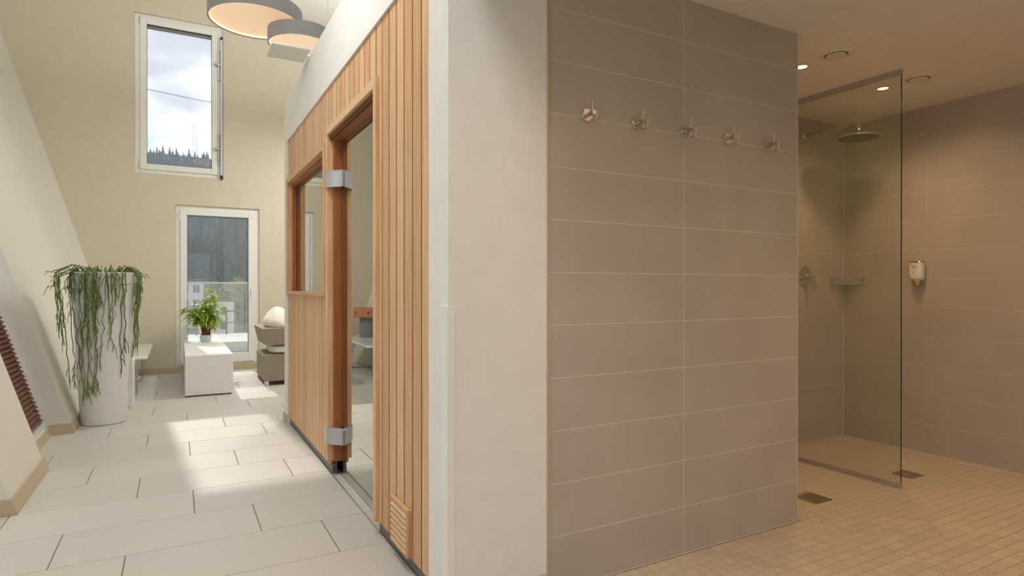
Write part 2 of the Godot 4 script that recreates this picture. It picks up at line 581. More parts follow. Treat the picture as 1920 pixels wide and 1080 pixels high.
func far_wall() -> void:
	# openings: upper window and lower window
	var u0 := Vector2(-0.485, 2.645)
	var u1 := Vector2(0.56, 4.735)
	var l0 := Vector2(-0.015, 0.0)
	var l1 := Vector2(1.025, 2.255)
	var z0 := FAR_Z - 0.16
	var z1 := FAR_Z
	var o := thing("wall_far", "tall cream end wall with two windows one above the other", "wall", Vector3.ZERO, "", "structure")
	part(o, "plaster", boxes([
		[Vector3(-3.2, -0.2, z0), Vector3(u0.x, 6.6, z1)],
		[Vector3(u0.x, -0.2, z0), Vector3(l0.x, u0.y, z1)],
		[Vector3(l0.x, l1.y, z0), Vector3(u1.x, u0.y, z1)],
		[Vector3(u0.x, u1.y, z0), Vector3(u1.x, 6.6, z1)],
		[Vector3(u1.x, l1.y, z0), Vector3(l1.x, 6.6, z1)],
		[Vector3(l1.x, -0.2, z0), Vector3(4.9, 6.6, z1)],
		[Vector3(l0.x, -0.2, z0), Vector3(l1.x, 0.0, z1)]]), M.cream)
	var b := thing("baseboard_far", "low beige tile baseboard along the cream end wall", "baseboard", Vector3.ZERO, "", "structure")
	var x := -0.62
	while x < 4.8:
		var e := minf(x + 0.6, 4.8)
		if e > -0.01 and x < 1.02:
			if x < -0.02: box_part(b, "baseboard_tile", Vector3(x, 0.0, z1), Vector3(-0.018, 0.075, z1 + 0.011), M.skirting, 0.002)
			if e > 1.03: box_part(b, "baseboard_tile", Vector3(1.028, 0.0, z1), Vector3(e, 0.075, z1 + 0.011), M.skirting, 0.002)
		else:
			box_part(b, "baseboard_tile", Vector3(x + 0.001, 0.0, z1), Vector3(e - 0.001, 0.075, z1 + 0.011), M.skirting, 0.002)
		x += 0.6

	# upper window
	var w := thing("window_1", "tall upper window in a white frame showing clouds above a ridge", "window", Vector3.ZERO, "", "structure")
	var fz := FAR_Z - 0.03
	part(w, "frame", ring_frame(u0, u1, 0.075, fz - 0.075, fz), M.frame_white)
	var s0 := u0 + Vector2(0.062, 0.05)
	var s1 := u1 - Vector2(0.062, 0.05)
	var sash := part(w, "sash", ring_frame(s0, s1, 0.078, fz - 0.05, fz + 0.018, 0.006), M.frame_white)
	var g0 := s0 + Vector2(0.078, 0.078)
	var g1 := s1 - Vector2(0.078, 0.078)
	part(sash, "gasket", ring_frame(g0 - Vector2(0.004, 0.004), g1 + Vector2(0.004, 0.004), 0.009, fz - 0.02, fz + 0.006, 0.0), M.gasket)
	box_part(sash, "blind_box", Vector3(g0.x, g1.y - 0.045, fz - 0.046), Vector3(g1.x, g1.y, fz - 0.022), M.gasket)
	box_part(w, "pane", Vector3(g0.x - 0.005, g0.y - 0.005, fz - 0.016), Vector3(g1.x + 0.005, g1.y + 0.005, fz - 0.012), M.glass)
	for y in [s1.y - 0.03, s0.y + 0.06]:
		part(w, "hinge", tube([Vector3(s0.x - 0.004, y - 0.05, fz + 0.01), Vector3(s0.x - 0.004, y + 0.03, fz + 0.01)], 0.009), M.alu)
	# window opener: upright rail with two carriages
	var rail := box_part(w, "opener_rail", Vector3(u1.x - 0.035, u0.y + 0.02, FAR_Z - 0.028), Vector3(u1.x - 0.008, u1.y - 0.16, FAR_Z + 0.026), M.alu_white, 0.006)
	box_part(rail, "end_cap", Vector3(-0.0145, -0.985, -0.028), Vector3(0.0145, -0.935, 0.029), M.black)
	box_part(rail, "end_cap", Vector3(-0.0145, 0.935, -0.028), Vector3(0.0145, 0.97, 0.029), M.black)
	for cy in [4.21, 3.05]:
		var c := part(w, "opener_bracket", boxes([
			[Vector3(u1.x - 0.066, cy - 0.20, FAR_Z - 0.03), Vector3(u1.x - 0.052, cy + 0.20, FAR_Z + 0.012)],
			[Vector3(u1.x - 0.066, cy + 0.19, FAR_Z - 0.02), Vector3(u1.x - 0.03, cy + 0.205, FAR_Z + 0.012)],
			[Vector3(u1.x - 0.066, cy - 0.205, FAR_Z - 0.02), Vector3(u1.x - 0.03, cy - 0.19, FAR_Z + 0.012)]], 0.002), M.alu)
		part(c, "bracket_knob", lathe([Vector2(0, -0.035), Vector2(0.022, -0.035), Vector2(0.026, 0.0), Vector2(0.014, 0.006), Vector2(0.014, 0.03), Vector2(0, 0.03)], 14), M.chrome, Vector3(u1.x - 0.072, cy, FAR_Z + 0.02), Basis(Vector3.FORWARD, PI / 2))

	# lower window, a glazed terrace door
	var d := thing("window_2", "glazed terrace door in a white frame behind the long white table", "window", Vector3.ZERO, "", "structure")
	part(d, "frame", ring_frame(l0 + Vector2(0.0, 0.05), l1, 0.07, fz - 0.075, fz), M.frame_white)
	box_part(d, "threshold", Vector3(l0.x, 0.0, fz - 0.09), Vector3(l1.x, 0.085, FAR_Z + 0.002), M.skirting, 0.003)
	var t0 := l0 + Vector2(0.052, 0.105)
	var t1 := l1 - Vector2(0.062, 0.052)
	var leaf := part(d, "sash", ring_frame(t0, t1, 0.082, fz - 0.05, fz + 0.02, 0.006), M.frame_white)
	box_part(leaf, "bottom_rail", Vector3(t0.x + 0.08, t0.y + 0.08, fz - 0.045), Vector3(t1.x - 0.08, t0.y + 0.135, fz + 0.018), M.frame_white, 0.004)
	var h0 := t0 + Vector2(0.082, 0.135)
	var h1 := t1 - Vector2(0.082, 0.082)
	part(leaf, "gasket", ring_frame(h0 - Vector2(0.004, 0.004), h1 + Vector2(0.004, 0.004), 0.009, fz - 0.02, fz + 0.006, 0.0), M.gasket)
	box_part(d, "pane", Vector3(h0.x - 0.005, h0.y - 0.005, fz - 0.016), Vector3(h1.x + 0.005, h1.y + 0.005, fz - 0.012), M.glass)
	var hd := part(leaf, "door_handle", boxes([[Vector3(t1.x - 0.055, 1.02, fz + 0.018), Vector3(t1.x - 0.03, 1.17, fz + 0.028)], [Vector3(t1.x - 0.05, 1.10, fz + 0.028), Vector3(t1.x - 0.035, 1.115, fz + 0.06)], [Vector3(t1.x - 0.052, 0.97, fz + 0.055), Vector3(t1.x - 0.033, 1.118, fz + 0.07)]], 0.004), M.frame_white)
	meta(hd, "white lever handle")
	for y in [0.2, 2.1]:
		part(d, "hinge", tube([Vector3(t0.x - 0.006, y - 0.045, fz + 0.012), Vector3(t0.x - 0.006, y + 0.045, fz + 0.012)], 0.009), M.frame_white)

func left_wall() -> void:
	var o := thing("wall_left", "cream wall leaning outwards with deep full-height window niches", "wall", Vector3.ZERO, "", "structure")
	var T := -0.34
	var st := new_st()
	var poly := [Vector2(T, -5.85), Vector2(0, -5.85), Vector2(0, -8.55)]
	var first := 2
	for k in range(1, 13):
		var t := k / 12.0
		poly.append(Vector2(0.172 * pow(t, 1.7), -8.55 - 0.75 * t))
	var last := poly.size() - 1
	poly.append(Vector2(T, -9.30))
	add_lean(st, poly, 0.0, 6.6, first, last)
	part(o, "pier", done(st), M.facade)
	var piers := [[-4.738, -3.893], [-2.79, -1.94], [-0.83, 0.02], [1.13, 1.98], [3.09, 3.7]]
	for p in piers:
		part(o, "pier", lean_box(T, 0.0, 0.0, 6.6, p[0], p[1]), M.facade)
	var gaps := [[-5.85, -4.738], [-3.893, -2.79], [-1.94, -0.83], [0.02, 1.13], [1.98, 3.09]]
	for g in gaps:
		part(o, "lintel", lean_box(T, 0.0, 2.55, 6.6, g[0], g[1]), M.facade)
		part(o, "sill_block", lean_box(T, -0.142, -0.2, 0.085, g[0], g[1]), M.facade)
	# baseboards: on each pier, with returns into the niches
	var b := thing("baseboard_left", "beige tile baseboard round the piers of the leaning wall", "baseboard", Vector3.ZERO, "", "structure")
	var t := 0.011
	part(b, "baseboard_tile", lean_box(0.0, t, 0.0, 0.078, -6.4, -5.85 + t), M.skirting)
	part(b, "baseboard_tile", lean_box(0.0, t, 0.0, 0.078, -8.5, -6.402), M.skirting)
	part(b, "baseboard_tile", lean_box(-0.142, 0.0, 0.0, 0.078, -5.85, -5.85 + t), M.skirting)
	for p in piers:
		var m: float = (p[0] + p[1]) / 2.0
		part(b, "baseboard_tile", lean_box(0.0, t, 0.0, 0.082, p[0] - t, m - 0.101), M.skirting)
		part(b, "baseboard_tile", lean_box(0.0, t, 0.0, 0.082, m - 0.1, p[1] + t), M.skirting)
		part(b, "baseboard_tile", lean_box(-0.142, 0.0, 0.0, 0.082, p[0] - t, p[0]), M.skirting)
		part(b, "baseboard_tile", lean_box(-0.142, 0.0, 0.0, 0.082, p[1], p[1] + t), M.skirting)
	for g in gaps:
		part(b, "baseboard_tile", lean_box(-0.142, -0.131, 0.0, 0.06, g[0] + 0.012, g[1] - 0.012), M.skirting)
	# windows in the niches
	for i in gaps.size():
		var g: Array = gaps[i]
		var lab: String = ["leaning white window behind the pleated red-brown blind", "leaning white window in the niche nearest the left picture edge", "leaning white window in the third niche from the end wall", "leaning white window in the niche beside the camera", "leaning white window in the niche behind the camera"][i]
		var w := thing("window_%d" % (i + 3), lab, "window", Vector3.ZERO, "", "structure")
		var a: float = g[0]
		var c: float = g[1]
		var f := new_st()
		for r in [[0.085, 2.55, a, a + 0.07], [0.085, 2.55, c - 0.07, c], [0.085, 0.16, a + 0.07, c - 0.07], [2.48, 2.55, a + 0.07, c - 0.07]]:
			add_lean(f, [Vector2(-0.27, r[2]), Vector2(-0.20, r[2]), Vector2(-0.20, r[3]), Vector2(-0.27, r[3])], r[0], r[1])
		part(w, "frame", done(f), M.frame_white)
		part(w, "pane", lean_box(-0.242, -0.237, 0.15, 2.49, a + 0.06, c - 0.06), M.glass)

func blind() -> void:
	var o := thing("pleated_blind", "red-brown pleated blind let down over the lower half of the leaning window", "blind", lean(-0.15, 0.09, -5.3))
	var at := o.position
	var z0 := -5.80
	var z1 := -4.745
	var y0 := 0.115
	var y1 := 1.045
	var n := 54
	var st := new_st()
	for k in n:
		var ya := lerpf(y0, y1, float(k) / n)
		var yb := lerpf(y0, y1, float(k + 1) / n)
		var sa := -0.165 if k % 2 == 0 else -0.142
		var sb := -0.142 if k % 2 == 0 else -0.165
		quad(st, lean(sa, ya, z0) - at, lean(sa, ya, z1) - at, lean(sb, yb, z1) - at, lean(sb, yb, z0) - at, Vector3.RIGHT)
	part(o, "pleated_cloth", done(st), M.blind)
	for y in [0.09, 1.045]:
		var m := part(o, "rail", lean_box(-0.17, -0.138, y, y + 0.022, z0, z1), M.alu_white, -at)
		m.name = "bottom_rail" if y < 0.5 else "top_rail"

func cabin_walls() -> void:
	# white plaster round the sauna front: the block that holds sauna and shower wall
	var o := thing("wall_sauna", "white plaster wall above and beside the wooden sauna front", "wall", Vector3.ZERO, "", "structure")
	var X := 0.81
	part(o, "plaster", boxes([
		[Vector3(X, 2.375, -5.52), Vector3(1.05, 2.765, -2.1)],
		[Vector3(X, 0.0, -5.52), Vector3(1.05, 2.375, -5.375)],
		[Vector3(X, 0.0, -2.1), Vector3(1.205, 2.765, -1.916)],
		[Vector3(1.0, 0.0, -5.375), Vector3(1.05, 2.375, -2.1)],
		[Vector3(1.05, 2.70, -5.52), Vector3(4.55, 2.765, -1.916)],
		[Vector3(1.05, 0.0, -5.52), Vector3(4.7, 2.765, -5.45)],
		[Vector3(1.205, CEIL, -1.99), Vector3(2.7, 2.765, -1.95)],
		[Vector3(X, CEIL, -1.916), Vector3(0.90, 2.765, 3.5)]]), M.white_wall)
	var b := thing("baseboard_sauna", "beige baseboard at the foot of the white wall beside the tiles", "baseboard", Vector3.ZERO, "", "structure")
	box_part(b, "baseboard_tile", Vector3(0.83, 0.0, -1.916), Vector3(1.2, 0.082, -1.905), M.skirting, 0.002)
	box_part(b, "baseboard_tile", Vector3(X - 0.011, 0.0, -5.531), Vector3(X, 0.078, -5.375), M.skirting, 0.002)
	box_part(b, "baseboard_tile", Vector3(X, 0.0, -5.531), Vector3(1.3, 0.078, -5.52), M.skirting, 0.002)
	var ledge := box_part(self, "wall_ledge", Vector3(0.556, 2.78, -4.60), Vector3(0.81, 2.795, -4.33), M.white_wall, 0.003)
	meta(ledge, "small flat white ledge jutting from the top of the sauna wall below the round lamps", "ledge")
	var g := part(self, "corner_guard", boxes([
		[Vector3(X - 0.005, 0.0, -1.966), Vector3(X, 1.085, -1.911)], [Vector3(X, 0.0, -1.916), Vector3(0.832, 1.085, -1.911)]], 0.001), M.white_satin)
	meta(g, "light grey corner guard on the lower half of the white wall edge", "corner guard")

	# flat ceiling over the shower and the hall
	var c := thing("ceiling", "flat white ceiling over the shower with downlights and round vents", "ceiling", Vector3.ZERO, "", "structure")
	box_part(c, "plaster", Vector3(0.90, CEIL, -2.95), Vector3(4.6, CEIL + 0.1, 3.6), M.ceiling)
	# pitched ceiling high above
	var p := thing("ceiling_pitched", "high cream ceiling sloping down behind the round pendant lamps", "ceiling", Vector3.ZERO, "", "structure")
	var st := new_st()
	var yl := 5.116 + 0.164 * (1.596 + 3.4)
	var yr := 5.116 - 0.164 * (4.9 - 1.596)
	var za := -9.5
	var zb := 3.8
	var q := [Vector3(-3.4, yl, za), Vector3(4.9, yr, za), Vector3(4.9, yr, zb), Vector3(-3.4, yl, zb)]
	quad(st, q[0], q[1], q[2], q[3], Vector3.DOWN)
	var up := Vector3(0, 0.2, 0)
	quad(st, q[0] + up, q[1] + up, q[2] + up, q[3] + up, Vector3.UP)
	for i in 4:
		var j := (i + 1) % 4
		quad(st, q[i], q[j], q[j] + up, q[i] + up, (q[i] + q[j]) / 2.0 - (q[0] + q[2]) / 2.0)
	part(p, "plaster", done(st), M.white_wall)
	# walls that close the rooms outside the picture
	var r := thing("wall_right_upper", "cream wall closing the high room on the right", "wall", Vector3.ZERO, "", "structure")
	part(r, "plaster", boxes([[Vector3(4.7, 2.3, -9.4), Vector3(4.9, 5.5, 3.7)], [Vector3(3.5, 0.0, -9.4), Vector3(3.7, 2.9, -5.5)], [Vector3(3.7, 2.75, -9.4), Vector3(4.9, 2.9, -5.45)]]), M.cream)
	var w := thing("wall_back", "white wall behind the camera with added window openings", "wall", Vector3.ZERO, "", "structure")
	part(w, "plaster", boxes([[Vector3(-3.2, -0.2, 3.5), Vector3(-0.6, 6.6, 3.7)], [Vector3(-0.6, 2.3, 3.5), Vector3(4.3, 2.7, 3.7)], [Vector3(-0.6, -0.2, 3.5), Vector3(4.3, 0.1, 3.7)], [Vector3(4.3, -0.2, 3.5), Vector3(4.9, 6.6, 3.7)], [Vector3(-0.6, 4.6, 3.5), Vector3(4.3, 6.6, 3.7)], [Vector3(2.0, 2.7, 3.5), Vector3(4.3, 4.6, 3.7)]]), M.white_wall)
	var bw := thing("window_8", "wide white window added in the unseen wall behind the camera to let in daylight", "window", Vector3.ZERO, "", "structure")  # added opening, brings daylight onto the walls facing the camera
	part(bw, "frame", ring_frame(Vector2(-0.6, 0.1), Vector2(4.3, 2.3), 0.07, 3.55, 3.62), M.frame_white)
	for x in [1.0, 2.6]: box_part(bw, "mullion", Vector3(x - 0.035, 0.17, 3.55), Vector3(x + 0.035, 2.23, 3.62), M.frame_white)
	box_part(bw, "pane", Vector3(-0.54, 0.16, 3.583), Vector3(4.24, 2.24, 3.587), M.glass)
	var bu := thing("window_10", "white gable window added high in the unseen wall behind the camera to let in daylight", "window", Vector3.ZERO, "", "structure")  # second added opening, more daylight for the high room
	part(bu, "frame", ring_frame(Vector2(-0.6, 2.7), Vector2(2.0, 4.6), 0.07, 3.55, 3.62), M.frame_white)
	box_part(bu, "mullion", Vector3(0.665, 2.77, 3.55), Vector3(0.735, 4.53, 3.62), M.frame_white)
	box_part(bu, "pane", Vector3(-0.54, 2.76, 3.583), Vector3(1.94, 4.54, 3.587), M.glass)

func tile_field(o: Node3D, origin: Vector3, along: Vector3, face: Vector3, cuts: Array, rows: int, top: float, g := 0.00125) -> void:
	# joints 2.5 mm wide, in the shower 1.2 mm; a tile is 8 mm thick and sits on the wall face
	for r in rows:
		var y0 := maxf(0.004, 0.005 + 0.2 * r)
		var y1 := minf(top, 0.005 + 0.2 * (r + 1))
		if y1 - y0 < 0.01: continue
		for k in cuts.size() - 1:
			var a: float = cuts[k]
			var b: float = cuts[k + 1]
			var c := origin + along * ((a + b) / 2.0) + Vector3.UP * ((y0 + y1) / 2.0) + face * -0.004
			var s := along.abs() * (absf(b - a) - 2 * g) + Vector3.UP * (y1 - y0 - 2 * g) + face.abs() * 0.008
			part(o, "wall_tile", box(s, 0.0010), M.tiles[rng.randi() % 4], c)

func shower_walls() -> void:
	var Z := -1.924
	var o := thing("wall_tiled", "taupe tiled wall carrying the row of five coat hooks", "wall", Vector3.ZERO, "", "structure")
	part(o, "grout", boxes([[Vector3(1.205, 0.0, Z - 0.06), Vector3(2.6622, CEIL, Z - 0.0008)], [Vector3(2.55, 0.0, -2.95), Vector3(2.6622, CEIL, Z - 0.06)]]), M.wall_grout)
	tile_field(o, Vector3(0, 0, Z), Vector3.RIGHT, Vector3.BACK, [1.2185, 1.906, 2.662], 12, CEIL)
	tile_field(o, Vector3(2.663, 0, 0), Vector3.BACK, Vector3.RIGHT, [-2.862, -2.6805, -1.935], 12, CEIL)
	var e := part(self, "trim_1", boxes([[Vector3(1.2045, 0.0, Z - 0.01), Vector3(1.217, CEIL, Z + 0.0095)]], 0.002), M.skirting)
	meta(e, "narrow pale edge strip between white wall and taupe tiles", "trim", "", "structure")
	var e2 := part(self, "trim_2", boxes([[Vector3(2.6575, 0.0, Z - 0.012), Vector3(2.6645, CEIL, Z - 0.0)]], 0.001), M.wall_grout)
	meta(e2, "thin pale joint down the outer corner of the tiled wall", "trim", "", "structure")
	var b := thing("wall_shower", "taupe tiled back wall of the shower with mixer and shower arm", "wall", Vector3.ZERO, "", "structure")
	box_part(b, "grout", Vector3(2.6, 0.0, -2.98), Vector3(4.7, CEIL, -2.8708), M.wall_grout)
	tile_field(b, Vector3(0, 0, -2.87), Vector3.RIGHT, Vector3.BACK, [2.665, 3.006, 3.763, 4.517], 12, CEIL, 0.0006)
	var r := thing("wall_right", "long taupe tiled wall on the right of the shower", "wall", Vector3.ZERO, "", "structure")
	box_part(r, "grout", Vector3(4.5208, 0.0, -2.98), Vector3(4.7, CEIL, 3.6), M.wall_grout)
	tile_field(r, Vector3(4.52, 0, 0), Vector3.BACK, Vector3.LEFT, [-2.868, -2.281, -1.524, -0.767, -0.01, 0.747, 1.504, 2.261, 3.018, 3.5], 12, CEIL, 0.0006)

# ---------------------------------------------------------------- the sauna front

func sauna_front() -> void:
	var X := 0.82                      # face of the boards
	var o := thing("wall_boards", "light alder boards set upright across the sauna front", "wood cladding", Vector3.ZERO, "", "structure")
	# backing round the openings, its dark colour painting shade into the grooves
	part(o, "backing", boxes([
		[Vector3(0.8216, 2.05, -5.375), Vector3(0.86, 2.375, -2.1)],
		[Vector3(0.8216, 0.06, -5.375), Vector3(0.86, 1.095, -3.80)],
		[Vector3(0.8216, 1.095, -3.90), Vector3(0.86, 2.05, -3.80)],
		[Vector3(0.8216, 0.06, -2.80), Vector3(0.86, 2.05, -2.1)]]), M.wood_gap_shade)
	var pitch := 0.1012
	var g := 0.006
	var k := 0
	var z := -2.102
	while z > -5.37:
		var za := maxf(z - pitch, -5.375)
		var a := za + g
		var b := z - g
		var m := (a + b) / 2.0
		var wood: Material = M.wood[rng.randi() % 5]
		var slab := func(y0: float, y1: float, zlo: float, zhi: float) -> void:
			if zhi - zlo > 0.008:
				box_part(o, "board", Vector3(X, y0, zlo), Vector3(X + 0.018, y1, zhi), wood, 0.0012)
		if m > -2.80:
			if b > -2.545 and a < -2.325:
				slab.call(0.06, 2.375, a, b)
			else:
				slab.call(0.06, 2.375, maxf(a, -2.80), b)
		elif m > -3.86:
			slab.call(2.085, 2.375, a, b)
		else:
			slab.call(2.045, 2.375, a, b)
			slab.call(0.06, 1.10, a, b)
		z -= pitch
		k += 1
	box_part(o, "post_board", Vector3(X, 0.06, -3.905), Vector3(X + 0.018, 2.09, -3.80), M.wood[2], 0.003)
	# kick strip and floor profile
	box_part(o, "kick_strip", Vector3(0.834, 0.0, -5.375), Vector3(0.86, 0.06, -3.80), M.kick)
	box_part(o, "kick_strip", Vector3(0.834, 0.0, -2.80), Vector3(0.86, 0.06, -2.1), M.kick)
	var pf := box_part(self, "floor_profile", Vector3(0.826, 0.0, -5.37), Vector3(0.833, 0.004, -2.1), M.alu, 0.001)
	meta(pf, "thin metal floor profile along the foot of the sauna front", "floor profile")

	# louvred air vent
	var v := thing("air_vent", "small louvred wooden air vent low in the sauna boards", "vent", Vector3(X, 0.155, -2.435))
	part(v, "frame", boxes([
		[Vector3(-0.016, -0.095, -0.112), Vector3(0, 0.10, -0.100)], [Vector3(-0.016, -0.095, 0.098), Vector3(0, 0.10, 0.112)],
		[Vector3(-0.016, 0.085, -0.100), Vector3(0, 0.10, 0.098)], [Vector3(-0.016, -0.095, -0.100), Vector3(0, -0.082, 0.098)]], 0.002), M.wood[1])
	box_part(v, "vent_backing", Vector3(-0.003, -0.082, -0.1), Vector3(-0.0005, 0.085, 0.098), M.wood_gap_shade)
	for i in 7:
		part(v, "louvre", box(Vector3(0.005, 0.0285, 0.197), 0.001), M.wood[2], Vector3(-0.010, -0.07 + 0.0245 * i, -0.001), Basis(Vector3.BACK, -0.55))

	# window of the sauna
	var C := 0.802
	var w := thing("window_9", "sauna window of mirroring glass in a wooden frame", "window", Vector3.ZERO, "", "structure")
	part(w, "casing", boxes([
		[Vector3(C, 1.115, -5.375), Vector3(0.90, 2.03, -5.335)], [Vector3(C, 1.092, -3.925), Vector3(0.90, 2.053, -3.885)],
		[Vector3(C, 2.013, -5.335), Vector3(0.90, 2.053, -3.925)], [Vector3(C, 2.03, -5.375), Vector3(0.90, 2.053, -5.335)]], 0.002), M.wood[1])
	box_part(w, "sill", Vector3(C - 0.004, 1.09, -5.375), Vector3(0.90, 1.116, -3.925), M.wood_long, 0.003)
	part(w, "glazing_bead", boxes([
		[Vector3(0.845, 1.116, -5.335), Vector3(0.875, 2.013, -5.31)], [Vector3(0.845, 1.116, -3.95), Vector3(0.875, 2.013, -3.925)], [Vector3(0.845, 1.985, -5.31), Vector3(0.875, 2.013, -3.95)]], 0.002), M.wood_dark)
	box_part(w, "pane", Vector3(0.876, 1.11, -5.33), Vector3(0.884, 2.02, -3.93), M.mirror)

	# glass door
	var d := thing("door_1", "glass sauna door mirroring the room in a wooden frame with two hinges", "door", Vector3.ZERO, "", "structure")
	var fr := part(d, "casing", boxes([
		[Vector3(C, 0.085, -3.835), Vector3(0.845, 2.127, -3.795)], [Vector3(C, 0.06, -2.80), Vector3(0.845, 2.127, -2.76)],
		[Vector3(C, 2.079, -3.795), Vector3(0.845, 2.127, -2.80)]], 0.002), M.wood[2])
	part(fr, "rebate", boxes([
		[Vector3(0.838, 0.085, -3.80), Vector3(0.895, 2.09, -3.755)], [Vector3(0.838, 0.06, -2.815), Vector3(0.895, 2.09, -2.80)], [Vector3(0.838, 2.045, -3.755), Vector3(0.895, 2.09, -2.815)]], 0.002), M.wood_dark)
	box_part(d, "pane", Vector3(0.878, 0.003, -3.84), Vector3(0.886, 2.06, -2.79), M.mirror)
	for y in [1.805, 0.245]:
		var h := part(d, "hinge", hinge_mesh(), M.alu, Vector3(0, y, 0))
		meta(h, "brushed metal door hinge")
	for z2 in [-3.78, -2.785]:
		var ft := part(d, "foot", boxes([[Vector3(0.850, 0.0, z2 - 0.006), Vector3(0.862, 0.09, z2 + 0.006)]], 0.002), M.dark_metal)
		box_part(ft, "foot_plate", Vector3(0.838, 0.0, z2 - 0.018), Vector3(0.87, 0.006, z2 + 0.018), M.alu)

func hinge_mesh() -> ArrayMesh:
	# a plate bowed round the jamb from the casing to the glass
	var st := new_st()
	var arc := []
	var a := Vector2(0.800, -3.842)
	var b := Vector2(0.776, -3.765)
	var c := Vector2(0.874, -3.690)
	for k in 13:
		var t := k / 12.0
		arc.append(a.lerp(b, t).lerp(b.lerp(c, t), t))
	var inner := Vector2(0.86, -3.79)
	st.set_smooth_group(1)
	for k in 12:
		var p: Vector2 = arc[k]
		var q: Vector2 = arc[k + 1]
		quad(st, Vector3(p.x, -0.05, p.y), Vector3(q.x, -0.05, q.y), Vector3(q.x, 0.05, q.y), Vector3(p.x, 0.05, p.y), Vector3(-1, 0, 0.6))
	st.set_smooth_group(-1)
	for s in [-0.05, 0.05]:
		for k in 12:
			var p: Vector2 = arc[k]
			var q: Vector2 = arc[k + 1]
			tri(st, Vector3(p.x, s, p.y), Vector3(q.x, s, q.y), Vector3(inner.x, s, inner.y), Vector3(0, s, 0))
	add_box(st, Vector3(0.866, -0.05, -3.70), Vector3(0.878, 0.05, -3.678), 0.002)
	return done(st)

# ---------------------------------------------------------------- shower fittings

func hooks() -> void:
	var proto: Node3D = null
	var names := ["first from the white wall", "second from the white wall", "in the middle of the row, on the upright joint", "second from the outer corner", "last of the row, nearest the shower"]
	var xs := [1.392, 1.645, 1.908, 2.168, 2.434]
	for i in 5:
		var o: Node3D
		if i == 0:
			o = thing("coat_hook", "", "hook")
			part(o, "rosette", lathe([Vector2(0, 0), Vector2(0.026, 0), Vector2(0.026, 0.006), Vector2(0.0235, 0.008), Vector2(0, 0.008)], 28), M.steel, Vector3.ZERO, Basis(Vector3.RIGHT, PI / 2))
			part(o, "post", tube([Vector3(0, 0, 0.006), Vector3(0, 0, 0.052)], 0.0085, -1.0, 18), M.steel)
			var pts := [Vector3(0, 0.048, 0.040), Vector3(0, 0.0, 0.040), Vector3(0, -0.018, 0.040)]
			for k in 13:
				var a := PI + PI * k / 12.0
				pts.append(Vector3(0, -0.020 + 0.014 * sin(a), 0.054 + 0.014 * cos(a)))
			pts.append(Vector3(0, 0.004, 0.068))
			part(o, "rod", tube(pts, 0.0032, -1.0, 10), M.steel)
			proto = o
		else:
			o = proto.duplicate()
			o.name = numbered("coat_hook")
			add_child(o)
		meta(o, "brushed steel coat hook, " + names[i], "hook", "coat hooks on the tiled wall")
		o.position = Vector3(xs[i], 1.817, -1.924)

